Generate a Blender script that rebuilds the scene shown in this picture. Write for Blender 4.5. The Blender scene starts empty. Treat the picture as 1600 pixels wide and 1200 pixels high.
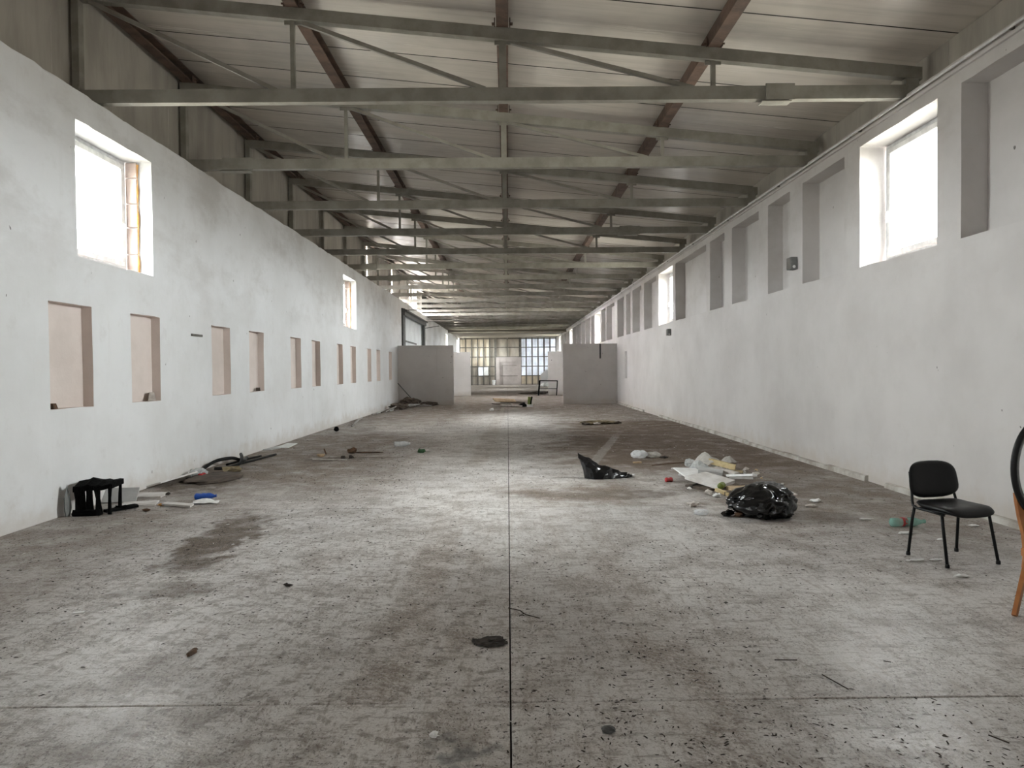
import bpy, bmesh, math, random
from mathutils import Vector, Matrix, noise, Euler
random.seed(7)
scn = bpy.context.scene
COL = scn.collection
R = math.radians

# ------------------------------------------------------------------ camera
cd = bpy.data.cameras.new('camera'); cam = bpy.data.objects.new('camera', cd); COL.objects.link(cam)
cd.sensor_width = 36.0; cd.lens = 36.0 * 1110 / 1600; cd.clip_end = 400; cd.clip_start = 0.05
cam.matrix_world = Matrix.Translation((0, 0, 1.6)) @ Matrix.Rotation(R(-0.34), 4, 'Z') @ Matrix.Rotation(R(90 - 1.185), 4, 'X') @ Matrix.Rotation(R(-0.5), 4, 'Z')
scn.camera = cam

# ------------------------------------------------------------------ world (overcast sky) and exposure
SKY = 62.0
w = bpy.data.worlds.new('sky'); scn.world = w; w.use_nodes = True
nt = w.node_tree; nt.nodes.clear()
wo = nt.nodes.new('ShaderNodeOutputWorld'); bg = nt.nodes.new('ShaderNodeBackground')
tc = nt.nodes.new('ShaderNodeTexCoord'); sp = nt.nodes.new('ShaderNodeSeparateXYZ'); rp = nt.nodes.new('ShaderNodeValToRGB')
mr = nt.nodes.new('ShaderNodeMapRange'); mr.inputs['From Min'].default_value = -1; mr.inputs['From Max'].default_value = 1
nt.links.new(tc.outputs['Generated'], sp.inputs[0]); nt.links.new(sp.outputs['Z'], mr.inputs['Value'])
nt.links.new(mr.outputs[0], rp.inputs[0]); nt.links.new(rp.outputs[0], bg.inputs['Color']); nt.links.new(bg.outputs[0], wo.inputs[0])
rp.color_ramp.elements[0].position = 0.47; rp.color_ramp.elements[0].color = (0.26, 0.245, 0.22, 1)
rp.color_ramp.elements[1].position = 0.52; rp.color_ramp.elements[1].color = (0.985, 0.98, 1.0, 1)
bg.inputs['Strength'].default_value = SKY

vs = scn.view_settings
vs.view_transform = 'Standard'; vs.look = 'None'; vs.gamma = 1; vs.use_curve_mapping = False
vs.exposure = 0.84
cy = scn.cycles
cy.max_bounces = 10; cy.diffuse_bounces = 6; cy.glossy_bounces = 4; cy.transparent_max_bounces = 16; cy.transmission_bounces = 8
cy.use_denoising = True; cy.use_light_tree = False; cy.use_adaptive_sampling = True; cy.adaptive_threshold = 0.03; cy.sample_clamp_indirect = 12.0; cy.caustics_reflective = False; cy.caustics_refractive = False

def portal(loc, rot, sx, sy):
    l = bpy.data.lights.new('window_daylight', 'AREA'); l.shape = 'RECTANGLE'; l.size = sx; l.size_y = sy; l.cycles.is_portal = True
    o = bpy.data.objects.new('window_daylight', l); COL.objects.link(o); o.location = loc; o.rotation_euler = rot

# ------------------------------------------------------------------ node helper
class G:
    def __init__(s, name):
        s.m = bpy.data.materials.new(name); s.m.use_nodes = True; s.t = s.m.node_tree; s.t.nodes.clear()
        s.out = s.t.nodes.new('ShaderNodeOutputMaterial')
    def n(s, typ, ins=None, **props):
        x = s.t.nodes.new('ShaderNode' + typ)
        for k, v in props.items(): setattr(x, k, v)
        for k, v in (ins or {}).items(): s.set(x.inputs[k], v)
        return x
    def set(s, sock, v):
        if isinstance(v, bpy.types.NodeSocket): s.t.links.new(v, sock)
        elif isinstance(v, bpy.types.Node): s.t.links.new(v.outputs[0], sock)
        else:
            if sock.type == 'RGBA' and len(v) == 3: v = (*v, 1)
            sock.default_value = v
    def math(s, op, a, b=0.0, c=0.0, clamp=False):
        return s.n('Math', {0: a, 1: b, 2: c}, operation=op, use_clamp=clamp).outputs[0]
    def ss(s, v, a, b, lo=0.0, hi=1.0):
        return s.n('MapRange', {'Value': v, 'From Min': a, 'From Max': b, 'To Min': lo, 'To Max': hi}, interpolation_type='SMOOTHSTEP').outputs[0]
    def lin(s, v, a, b, lo=0.0, hi=1.0):
        return s.n('MapRange', {'Value': v, 'From Min': a, 'From Max': b, 'To Min': lo, 'To Max': hi}).outputs[0]
    def noise(s, vec, scale, detail=4, rough=0.6, dist=0.0):
        return s.n('TexNoise', {'Vector': vec, 'Scale': scale, 'Detail': detail, 'Roughness': rough, 'Distortion': dist}).outputs['Fac']
    def mix(s, f, a, b, blend='MIX'):
        x = s.n('Mix', data_type='RGBA', blend_type=blend, clamp_factor=True)
        s.set(x.inputs[0], f); s.set(x.inputs[6], a); s.set(x.inputs[7], b)
        return x.outputs[2]
    def scale(s, vec, v, loc=(0, 0, 0), rot=(0, 0, 0)):
        return s.n('Mapping', {'Vector': vec, 'Scale': v, 'Location': loc, 'Rotation': rot}).outputs[0]
    def pos(s): return s.n('NewGeometry').outputs['Position']
    def obj(s): return s.n('TexCoord').outputs['Object']
    def bump(s, h, strength, dist=0.02):
        return s.n('Bump', {'Height': h, 'Strength': strength, 'Distance': dist}).outputs[0]
    def fin(s, col, rough=0.6, metal=0.0, normal=None, spec=0.5, **extra):
        b = s.n('BsdfPrincipled', {'Base Color': col, 'Roughness': rough, 'Metallic': metal, 'Specular IOR Level': spec})
        if normal is not None: s.set(b.inputs['Normal'], normal)
        for k, v in extra.items(): s.set(b.inputs[k.replace('_', ' ')], v)
        s.t.links.new(b.outputs[0], s.out.inputs[0]); return s.m

def simple(name, c1, c2=None, rough=0.6, metal=0.0, scale=6.0, bump=0.0, spec=0.5, bscale=30.0, world=False, **extra):
    g = G(name); v = g.pos() if world else g.obj()
    c2 = c2 or tuple(x * 0.75 for x in c1)
    n1 = g.noise(v, scale, 5)
    col = g.mix(g.ss(n1, 0.35, 0.68), c1, c2)
    nb = g.bump(g.noise(v, bscale, 3), bump) if bump else None
    return g.fin(col, g.lin(n1, 0.3, 0.7, rough * 0.9, min(1, rough * 1.12)), metal, nb, spec, **extra)

# ------------------------------------------------------------------ materials
def floor_material():
    g = G('dirty_concrete'); p = g.pos()
    s = g.n('SeparateXYZ', {0: p}); X, Y = s.outputs[0], s.outputs[1]
    wn = g.n('TexNoise', {'Vector': p, 'Scale': 0.55, 'Detail': 3, 'Roughness': 0.65})
    ws = g.n('SeparateXYZ', {0: wn.outputs['Color']})
    Xw = g.math('ADD', X, g.math('MULTIPLY', g.math('SUBTRACT', ws.outputs[0], 0.5), 2.2))
    Yw = g.math('ADD', Y, g.math('MULTIPLY', g.math('SUBTRACT', ws.outputs[1], 0.5), 3.0))
    wf = g.n('SeparateXYZ', {0: g.n('TexNoise', {'Vector': p, 'Scale': 3.0, 'Detail': 3, 'Roughness': 0.7}).outputs['Color']})
    Xf = g.math('ADD', X, g.math('MULTIPLY', g.math('SUBTRACT', wf.outputs[0], 0.5), 0.8))
    Yf = g.math('ADD', Y, g.math('MULTIPLY', g.math('SUBTRACT', wf.outputs[1], 0.5), 1.3))
    def band(v, a, b, so): return g.math('MULTIPLY', g.ss(v, a - so, a + so), g.ss(v, b - so, b + so, 1.0, 0.0))
    def rect(x, y, x0, x1, y0, y1, sx, sy): return g.math('MULTIPLY', band(x, x0, x1, sx), band(y, y0, y1, sy))
    def ell(x, y, cx, cy_, rx, ry, rot=0.0, a=1.15, b=0.6):
        dx, dy = g.math('SUBTRACT', x, cx), g.math('SUBTRACT', y, cy_)
        c, sn = math.cos(rot), math.sin(rot)
        u = g.math('ADD', g.math('MULTIPLY', dx, c / rx), g.math('MULTIPLY', dy, sn / rx))
        v = g.math('ADD', g.math('MULTIPLY', dx, -sn / ry), g.math('MULTIPLY', dy, c / ry))
        return g.ss(g.math('SQRT', g.math('ADD', g.math('MULTIPLY', u, u), g.math('MULTIPLY', v, v))), b, a, 1.0, 0.0)
    def mx(*a):
        r = a[0]
        for q in a[1:]: r = g.math('MAXIMUM', r, q)
        return r
    big = g.noise(p, 0.35, 4, 0.65); mid = g.noise(p, 2.2, 5, 0.7); fine = g.noise(p, 26, 3, 0.75)
    strk = g.noise(g.scale(p, (7.0, 1.6, 1), rot=(0, 0, 0.5)), 2.6, 4, 0.75, 0.4)
    strk2 = g.noise(g.scale(p, (2.0, 8.0, 1), rot=(0, 0, -0.45)), 2.2, 4, 0.75, 0.4)
    # bare concrete
    c = g.mix(g.ss(big, 0.35, 0.66), (0.68, 0.655, 0.63), (0.54, 0.52, 0.505))
    c = g.mix(g.math('MULTIPLY', g.ss(mid, 0.44, 0.70), 0.8), c, (0.31, 0.275, 0.245))
    c = g.mix(g.math('MULTIPLY', g.ss(mid, 0.40, 0.22), 0.7), c, (0.68, 0.66, 0.64))
    # thin dust film, brownish, general
    c = g.mix(g.math('MULTIPLY', g.ss(strk, 0.50, 0.66), 0.55), c, (0.23, 0.178, 0.142))
    c = g.mix(g.math('MULTIPLY', g.ss(strk2, 0.52, 0.64), 0.60), c, (0.20, 0.168, 0.145))
    c = g.mix(g.math('MULTIPLY', g.ss(strk2, 0.43, 0.28), 0.45), c, (0.70, 0.685, 0.665))
    c = g.mix(g.math('MULTIPLY', g.ss(fine, 0.54, 0.68), 0.55), c, (0.19, 0.155, 0.13))
    c = g.mix(g.math('MULTIPLY', g.ss(fine, 0.44, 0.30), 0.35), c, (0.68, 0.66, 0.64))
    # caked mud zones
    zr = rect(Xw, Yw, 0.9, 5.6, 10.6, 22.0, 0.9, 1.4)
    zr2 = rect(Xw, Yw, 2.4, 5.6, 6.5, 34.0, 0.8, 2.5)
    zc = rect(Xw, Yw, -0.2, 1.9, 8.7, 9.7, 0.5, 0.5)
    zl = rect(Xw, Yw, -5.8, -1.9, 9.2, 18.5, 0.9, 1.6)
    zl2 = rect(Xw, Yw, -5.8, -3.2, 3.0, 33.0, 0.9, 2.0)
    zf = g.ss(Yw, 17.0, 24.0)
    zone = mx(zr, g.math('MULTIPLY', zr2, 0.70), g.math('MULTIPLY', zc, 0.8), g.math('MULTIPLY', zl, 0.78), g.math('MULTIPLY', zl2, 0.55), g.math('MULTIPLY', zf, 0.72))
    clean = ell(Xw, Yw, 0.3, 22.0, 1.7, 7.0, 0.0, 1.3, 0.3)
    zone = g.math('MULTIPLY', zone, g.math('SUBTRACT', 1.0, g.math('MULTIPLY', clean, 0.75)))
    zone = g.math('MULTIPLY', zone, g.ss(g.math('ADD', mid, g.math('MULTIPLY', fine, 0.25)), 0.33, 0.66, 0.55, 1.0))
    c = g.mix(g.math('MULTIPLY', zone, 0.97), c, g.mix(g.ss(fine, 0.35, 0.7), (0.120, 0.084, 0.060), (0.215, 0.162, 0.120)))
    # distinct spilled-earth stains
    st = mx(ell(Xf, Yf, -2.78, 6.9, 0.36, 1.25, 0.07), ell(Xf, Yf, -4.45, 10.3, 0.55, 1.1, 0.2), g.math('MULTIPLY', ell(Xf, Yf, -3.0, 12.9, 0.8, 0.35), 0.9),
            g.math('MULTIPLY', ell(Xf, Yf, 1.1, 9.0, 1.3, 0.35), 0.7), g.math('MULTIPLY', ell(Xf, Yf, 3.1, 9.6, 1.0, 1.3), 0.65), g.math('MULTIPLY', ell(Xf, Yf, -2.6, 5.2, 0.4, 0.25, 0.4), 0.5))
    st = g.math('MULTIPLY', st, g.ss(mid, 0.30, 0.55, 0.55, 1.0))
    c = g.mix(g.math('MULTIPLY', st, 0.95), c, g.mix(g.ss(fine, 0.4, 0.65), (0.095, 0.075, 0.06), (0.18, 0.145, 0.115)))
    # tyre tracks
    tread = g.n('TexWave', {'Vector': g.scale(p, (1, 1, 1), rot=(0, 0, R(35))), 'Scale': 8.0, 'Distortion': 11.0, 'Detail': 4, 'Detail Scale': 2.6, 'Detail Roughness': 0.7}, wave_type='BANDS', bands_direction='Y').outputs['Fac']
    def track(x0, y0, x1, y1, wd, k):
        t_ = g.math('DIVIDE', g.math('SUBTRACT', Y, y0), y1 - y0)
        cx = g.math('ADD', g.math('MULTIPLY', t_, x1 - x0), x0)
        d = g.math('ABSOLUTE', g.math('SUBTRACT', g.math('ADD', X, g.math('MULTIPLY', g.math('SUBTRACT', wf.outputs[2], 0.5), 0.08)), cx))
        m = g.math('MULTIPLY', g.ss(d, wd * 0.7, wd * 1.15, 1.0, 0.0), band(Yf, min(y0, y1), max(y0, y1), 0.8))
        return g.math('MULTIPLY', m, k)
    tr = mx(track(-0.66, 3.0, -0.62, 7.6, 0.17, 0.6), track(-0.30, 3.4, -0.25, 6.4, 0.11, 0.5), track(0.92, 2.4, 0.74, 8.2, 0.17, 0.6), track(0.55, 4.5, 0.42, 8.6, 0.12, 0.4),
            track(-0.55, 12.0, -0.2, 30.0, 0.18, 0.8), track(-1.9, 8.8, -1.5, 16.0, 0.28, 0.6))
    c = g.mix(g.math('MULTIPLY', tr, g.math('MULTIPLY', g.lin(tread, 0.2, 0.8, 0.1, 1.0), g.ss(mid, 0.36, 0.58, 0.25, 1.0))), c, (0.20, 0.148, 0.108))
    ltr = mx(track(1.25, 11.2, 2.6, 17.0, 0.10, 0.55), track(-0.28, 13.5, -0.22, 30.0, 0.07, 0.5))
    c = g.mix(ltr, c, (0.46, 0.43, 0.39))
    # chevron tractor prints left of the centre joint
    def lugs(rot, sc, dist):
        w_ = g.n('TexWave', {'Vector': g.scale(p, (1, 1, 1), rot=(0, 0, R(rot))), 'Scale': sc, 'Distortion': dist, 'Detail': 2, 'Detail Scale': 1.4}, wave_type='BANDS', bands_direction='X').outputs['Fac']
        return g.ss(w_, 0.86, 0.97)
    chm = g.math('MULTIPLY', g.math('MAXIMUM', g.math('MULTIPLY', lugs(28, 1.1, 2.5), g.ss(strk2, 0.44, 0.56)), g.math('MULTIPLY', lugs(-58, 1.7, 3.0), g.ss(strk, 0.45, 0.56))), rect(Xw, Yw, -3.6, 0.0, 2.2, 8.5, 0.5, 0.8))
    c = g.mix(g.math('MULTIPLY', chm, 0.6), c, (0.20, 0.168, 0.14))
    grain = g.noise(p, 95, 2, 0.7); grit2 = g.noise(g.scale(p, (1.6, 1, 1), rot=(0, 0, 0.9)), 34, 2, 0.7)
    c = g.mix(g.math('MULTIPLY', g.ss(grain, 0.54, 0.68), 0.45), c, (0.17, 0.14, 0.118))
    c = g.mix(g.math('MULTIPLY', g.ss(grain, 0.45, 0.33), 0.30), c, (0.72, 0.70, 0.68))
    c = g.mix(g.math('MULTIPLY', g.math('MULTIPLY', g.ss(grit2, 0.56, 0.64), g.ss(mid, 0.38, 0.56)), 0.75), c, (0.135, 0.105, 0.085))
    # stuck-on specks
    sn = g.noise(g.scale(p, (1, 1, 1)), 42, 2, 0.5); sn2 = g.noise(g.scale(p, (1.0, 0.55, 1), rot=(0, 0, 0.6)), 17, 3, 0.6)
    spk = g.math('MULTIPLY', g.ss(sn, 0.645, 0.68), g.ss(mid, 0.36, 0.52))
    spk2 = g.math('MULTIPLY', g.ss(sn2, 0.62, 0.68), g.ss(big, 0.35, 0.55))
    c = g.mix(g.math('MULTIPLY', spk, 0.85), c, (0.07, 0.058, 0.05))
    c = g.mix(g.math('MULTIPLY', spk2, 0.6), c, (0.12, 0.095, 0.075))
    soot = ell(Xf, Yf, -0.24, 3.0, 0.14, 0.12, 0, 1.2, 0.0)
    c = g.mix(g.math('MULTIPLY', soot, 0.75), c, (0.05, 0.055, 0.055))
    rgh = g.math('ADD', g.lin(mid, 0.3, 0.7, 0.27, 0.50), g.math('MULTIPLY', mx(zone, st), 0.45), clamp=True)
    h = g.noise(g.scale(p, (1.0, 1.7, 1), rot=(0, 0, 0.4)), 14, 3, 0.7)
    return g.fin(c, rgh, 0, g.bump(h, 0.5, 0.010), g.lin(mx(zone, st), 0.0, 0.8, 0.5, 0.12))

def plaster_material(name, ca, cb):
    g = G(name); p = g.pos()
    s = g.n('SeparateXYZ', {0: p}); Z = s.outputs[2]
    big = g.noise(p, 0.6, 5, 0.6); mid = g.noise(p, 3.0, 5, 0.65)
    run = g.noise(g.scale(p, (7, 7, 0.7)), 1.0, 6, 0.7)
    c = g.mix(g.ss(big, 0.35, 0.7), ca, cb)
    c = g.mix(g.math('MULTIPLY', g.ss(run, 0.54, 0.78), 0.16), c, (0.50, 0.47, 0.44))
    c = g.mix(g.math('MULTIPLY', g.ss(mid, 0.55, 0.75), 0.22), c, (0.48, 0.45, 0.42))
    gr = g.noise(g.scale(p, (1, 0.6, 1.2)), 0.8, 6, 0.68)
    c = g.mix(g.math('MULTIPLY', g.math('MULTIPLY', g.ss(gr, 0.44, 0.68), g.ss(Z, 2.0, 3.6)), 0.42), c, (0.40, 0.37, 0.34))
    rise = g.math('MULTIPLY', g.ss(g.math('ADD', Z, g.math('MULTIPLY', mid, -0.7)), 0.0, -0.35), 0.5)
    c = g.mix(rise, c, (0.48, 0.42, 0.36))
    pit = g.noise(g.scale(p, (1, 1, 0.6)), 11, 2, 0.5)
    c = g.mix(g.math('MULTIPLY', g.ss(pit, 0.755, 0.775), 0.9), c, (0.12, 0.11, 0.10))
    h = g.noise(p, 1.6, 5, 0.6)
    return g.fin(c, 0.85, 0, g.bump(h, 0.22, 0.03), 0.25)

def panel_material(name, c1, c2, rough, streak, bump=0.12):
    g = G(name); p = g.pos()
    st = g.noise(g.scale(p, streak), 1.0, 5, 0.65); b = g.noise(p, 0.5, 4)
    c = g.mix(g.ss(st, 0.4, 0.7), c1, c2)
    c = g.mix(g.math('MULTIPLY', g.ss(b, 0.45, 0.7), 0.5), c, tuple(x * 0.72 for x in c2))
    return g.fin(c, g.lin(st, 0.3, 0.7, rough * 0.8, rough * 1.3), 0, g.bump(st, bump, 0.02), 0.5)

def brick_face():
    g = G('hollow_brick'); v = g.obj()
    w_ = g.n('TexWave', {'Vector': v, 'Scale': 14.0, 'Distortion': 0.4}, bands_direction='Z').outputs['Fac']
    c = g.mix(g.noise(v, 9), (0.66, 0.52, 0.46), (0.52, 0.43, 0.39))
    return g.fin(c, 0.9, 0, g.bump(w_, 0.1), 0.2)

def film(name, col, trans=0.5, rough=0.3):
    g = G(name)
    a = g.n('BsdfTransparent', {'Color': (1, 1, 1)}); d = g.n('BsdfPrincipled', {'Base Color': col, 'Roughness': rough})
    t = g.n('BsdfTranslucent', {'Color': col}); m1 = g.n('MixShader', {0: 0.35, 1: d, 2: t})
    n1 = g.noise(g.obj(), 14, 3)
    m2 = g.n('MixShader', {0: g.lin(n1, 0.3, 0.7, trans * 0.7, min(1, trans * 1.3)), 1: m1, 2: a})
    g.t.links.new(m2.outputs[0], g.out.inputs[0]); return g.m

def pane_material():
    g = G('window_glass')
    a = g.n('BsdfTransparent', {'Color': (0.95, 0.98, 0.97)}); d = g.n('BsdfGlossy', {'Color': (1, 1, 1), 'Roughness': 0.03})
    f = g.n('Fresnel', {'IOR': 1.45})
    m = g.n('MixShader', {0: g.math('MULTIPLY', f, 0.8), 1: a, 2: d}); g.t.links.new(m.outputs[0], g.out.inputs[0]); return g.m

def translucent_sheet(name, col, k):
    g = G(name); v = g.pos()
    n1 = g.noise(g.scale(v, (1.2, 1, 0.5)), 1.3, 4)
    c = g.mix(g.ss(n1, 0.35, 0.7), col, tuple(x * 0.72 for x in col))
    d = g.n('BsdfPrincipled', {'Base Color': c, 'Roughness': 0.55}); t = g.n('BsdfTranslucent', {'Color': c})
    m = g.n('MixShader', {0: k, 1: d, 2: t}); g.t.links.new(m.outputs[0], g.out.inputs[0]); return g.m

M = dict(
    floor=floor_material(), plaster=plaster_material('white_plaster', (0.755, 0.755, 0.76), (0.68, 0.675, 0.67)), shade_plaster=plaster_material('shade_grey_plaster', (0.61, 0.585, 0.57), (0.53, 0.505, 0.49)), brick=brick_face(), pane=pane_material(),  # second plaster: the right wall's dimmer light painted in as a darker, warmer tone
    niche=simple('pinkish_undercoat', (0.70, 0.615, 0.57), (0.62, 0.54, 0.495), 0.9, 0, 1.5, 0.1, world=True),
    joint=simple('joint_dirt', (0.06, 0.048, 0.04), rough=0.95, world=True),
    roof=panel_material('cream_roof_sheet', (0.615, 0.565, 0.505), (0.51, 0.468, 0.415), 0.22, (0.35, 7.0, 1.0), 0.2),
    roofback=simple('roof_seam', (0.03, 0.027, 0.024), rough=0.9, world=True),
    cladding=panel_material('tan_wall_cladding', (0.40, 0.37, 0.325), (0.31, 0.285, 0.25), 0.6, (2.0, 2.0, 0.35)),
    steel=simple('grey_primer_steel', (0.285, 0.27, 0.232), (0.205, 0.19, 0.16), 0.5, 0.0, 3.0, 0.1),
    rust=simple('rusty_steel', (0.125, 0.075, 0.052), (0.072, 0.05, 0.04), 0.75, 0.0, 4.0, 0.2),
    darksteel=simple('dark_steel', (0.075, 0.075, 0.072), rough=0.5, scale=5),
    pvc=simple('grey_white_frame', (0.62, 0.63, 0.64), (0.45, 0.46, 0.47), 0.4, 0, 8),
    white=simple('white_plastic', (0.80, 0.80, 0.79), rough=0.4),
    foam=simple('orange_foam', (0.62, 0.33, 0.10), (0.42, 0.21, 0.06), 0.9, 0, 20, 0.6),
    kerb=simple('kerb_plaster', (0.56, 0.54, 0.50), (0.33, 0.29, 0.25), 0.9, 0, 3.0, 0.3, world=True),
    black=simple('black_vinyl', (0.007, 0.007, 0.0075), (0.005, 0.005, 0.0055), 0.42, 0, 3, 0.05, bscale=120, spec=0.28),
    tube=simple('black_tube', (0.006, 0.006, 0.0065), rough=0.4, spec=0.25),
    char=simple('charred_plastic', (0.003, 0.003, 0.003), (0.006, 0.006, 0.006), 0.8, 0, 12, 0.5, spec=0.06),
    bag=simple('black_bin_bag', (0.004, 0.004, 0.0045), (0.006, 0.006, 0.007), 0.16, 0, 5, 0.2, bscale=14, spec=0.45),
    board=simple('white_board', (0.70, 0.68, 0.66), (0.52, 0.49, 0.46), 0.7, 0, 5, 0.1),
    greyboard=simple('grey_board', (0.47, 0.47, 0.46), (0.38, 0.37, 0.36), 0.6, 0, 3, 0.1),
    darkboard=simple('dark_wood', (0.105, 0.078, 0.058), (0.06, 0.045, 0.036), 0.8, 0, 8, 0.3),
    paper=simple('white_paper', (0.82, 0.82, 0.81), (0.70, 0.69, 0.67), 0.7, 0, 8),
    wood=simple('orange_wood', (0.40, 0.155, 0.045), (0.29, 0.105, 0.03), 0.45, 0, 7, 0.05),
    blue=simple('blue_plastic', (0.012, 0.085, 0.42), (0.01, 0.05, 0.26), 0.35, 0, 8),
    red=simple('red_metal', (0.42, 0.03, 0.035), (0.25, 0.03, 0.03), 0.35, 0, 14),
    teal=film('teal_bottle', (0.30, 0.58, 0.50), 0.35, 0.12),
    clear=film('clear_plastic', (0.78, 0.80, 0.80), 0.45, 0.2),
    cloudy=film('cloudy_film', (0.74, 0.72, 0.68), 0.35, 0.35),
    whitebag=film('white_bag', (0.86, 0.87, 0.88), 0.12, 0.4),
    green=simple('green_plastic', (0.15, 0.19, 0.03), (0.09, 0.12, 0.02), 0.5, 0, 8),
    darkgreen=simple('dark_green', (0.03, 0.09, 0.03), rough=0.6),
    yellow=simple('yellow_foam', (0.58, 0.47, 0.27), (0.44, 0.34, 0.18), 0.85, 0, 10, 0.3),
    straw=simple('straw', (0.27, 0.215, 0.12), (0.14, 0.105, 0.06), 0.9, 0, 10, 0.4),
    brown=simple('brown_debris', (0.13, 0.065, 0.032), (0.06, 0.035, 0.02), 0.8, 0, 12, 0.4),
    tan=simple('tan_debris', (0.50, 0.38, 0.24), (0.36, 0.25, 0.15), 0.8, 0, 9, 0.2),
    rubble=simple('plaster_rubble', (0.62, 0.58, 0.54), (0.42, 0.37, 0.33), 0.9, 0, 9, 0.4),
    pipe=simple('grey_pipe', (0.33, 0.31, 0.29), (0.22, 0.20, 0.18), 0.6, 0, 6),
    hose=simple('black_hose', (0.006, 0.006, 0.006), (0.01, 0.01, 0.01), 0.5, 0, 6, spec=0.2),
    doorgrey=simple('pinkish_door', (0.48, 0.43, 0.41), (0.40, 0.355, 0.335), 0.6, 0, 1.2, world=True),
    leaf=simple('pale_door_leaf', (0.66, 0.68, 0.69), (0.55, 0.56, 0.57), 0.5, 0, 1.0, world=True),
    soffit=panel_material('soffit_sheet', (0.33, 0.30, 0.245), (0.26, 0.235, 0.19), 0.6, (0.5, 2.0, 1.0)),
    end_cream=translucent_sheet('cream_end_sheet', (0.74, 0.68, 0.57), 0.055),
    end_white=translucent_sheet('white_end_sheet', (0.80, 0.83, 0.86), 0.10),
    end_dull=translucent_sheet('dull_end_sheet', (0.52, 0.47, 0.40), 0.012),
    galv=simple('galvanised_steel', (0.17, 0.158, 0.14), (0.12, 0.11, 0.095), 0.5, 0.2, 4),
    grit=simple('dark_grit', (0.045, 0.034, 0.027), (0.02, 0.016, 0.013), 0.9, 0, 20),
    whitegrit=simple('white_grit', (0.68, 0.66, 0.63), rough=0.8, scale=20),
    twig=simple('dark_twig', (0.05, 0.035, 0.026), rough=0.9, scale=20),
    box=simple('grey_box', (0.20, 0.205, 0.20), rough=0.5),
)
mg = G('mirror_glass'); M['mirror'] = mg.fin((0.86, 0.87, 0.87), 0.03, 1.0)

# ------------------------------------------------------------------ mesh helpers
class MB:
    def __init__(s): s.v = []; s.f = []
    def add(s, vs_, fs):
        o = len(s.v); s.v += [tuple(v) for v in vs_]; s.f += [tuple(i + o for i in f) for f in fs]; return s
    def box(s, c, d, rot=None, taper=1.0):
        hx, hy, hz = d[0] / 2, d[1] / 2, d[2] / 2
        vs_ = []
        for z in (-1, 1):
            k = taper if z > 0 else 1.0
            vs_ += [Vector((x * hx * k, y * hy * k, z * hz)) for x, y in ((-1, -1), (1, -1), (1, 1), (-1, 1))]
        if rot is not None:
            m = Euler(rot).to_matrix() if not isinstance(rot, Matrix) else rot
            vs_ = [m @ v for v in vs_]
        c = Vector(c)
        return s.add([v + c for v in vs_], [(3, 2, 1, 0), (4, 5, 6, 7), (0, 1, 5, 4), (1, 2, 6, 5), (2, 3, 7, 6), (3, 0, 4, 7)])
    def bar(s, a, b, wd, dp, up=(0, 0, 1)):
        a, b = Vector(a), Vector(b); d = (b - a); L = d.length; d.normalize()
        u = Vector(up) - d * d.dot(Vector(up))
        if u.length < 1e-4: u = Vector((0, 1, 0)) - d * d.y
        u.normalize(); q = d.cross(u)
        m = Matrix((d, q, u)).transposed()
        return s.box((a + b) / 2, (L, wd, dp), m)
    def tube(s, pts, r, n=8, cap=True):
        pts = [Vector(p) for p in pts]; rs = r if isinstance(r, (list, tuple)) else [r] * len(pts)
        rings = []; ref = None
        for i, p in enumerate(pts):
            d = (pts[min(i + 1, len(pts) - 1)] - pts[max(i - 1, 0)]).normalized()
            if ref is None:
                ref = d.orthogonal().normalized()
            ref = (ref - d * ref.dot(d)).normalized(); b = d.cross(ref)
            rings.append([p + (ref * math.cos(2 * math.pi * k / n) + b * math.sin(2 * math.pi * k / n)) * rs[i] for k in range(n)])
        vs_ = [v for rg in rings for v in rg]; fs = []
        for i in range(len(pts) - 1):
            for k in range(n):
                k2 = (k + 1) % n; fs.append((i * n + k, i * n + k2, (i + 1) * n + k2, (i + 1) * n + k))
        if cap: fs += [tuple(range(n))[::-1], tuple((len(pts) - 1) * n + k for k in range(n))]
        return s.add(vs_, fs)
    def lathe(s, prof, n=14, m=None):
        vs_ = []; fs = []
        for r, z in prof:
            for k in range(n):
                a = 2 * math.pi * k / n; vs_.append(Vector((r * math.cos(a), r * math.sin(a), z)))
        for i in range(len(prof) - 1):
            for k in range(n):
                k2 = (k + 1) % n; fs.append((i * n + k, i * n + k2, (i + 1) * n + k2, (i + 1) * n + k))
        fs += [tuple(range(n))[::-1], tuple((len(prof) - 1) * n + k for k in range(n))]
        if m is not None: vs_ = [m @ v for v in vs_]
        return s.add(vs_, fs)
    def prism(s, poly, x0, x1, fn=lambda x, y, z: (x, y, z)):
        n = len(poly); vs_ = [fn(x0, a, b) for a, b in poly] + [fn(x1, a, b) for a, b in poly]
        fs = [tuple(range(n))[::-1], tuple(range(n, 2 * n))] + [(i, (i + 1) % n, n + (i + 1) % n, n + i) for i in range(n)]
        return s.add(vs_, fs)
    def build(s, name, mat, parent=None, loc=None, rot=None, smooth=False, fix=True):
        me = bpy.data.meshes.new(name); me.from_pydata(s.v, [], s.f); me.update()
        if fix:
            bm = bmesh.new(); bm.from_mesh(me); bmesh.ops.recalc_face_normals(bm, faces=bm.faces); bm.to_mesh(me); bm.free()
        if smooth:
            for p in me.polygons: p.use_smooth = True
        me.materials.append(M[mat] if isinstance(mat, str) else mat)
        o = bpy.data.objects.new(name, me); COL.objects.link(o)
        if parent: o.parent = parent
        if loc: o.location = loc
        if rot: o.rotation_euler = rot
        return o

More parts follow.
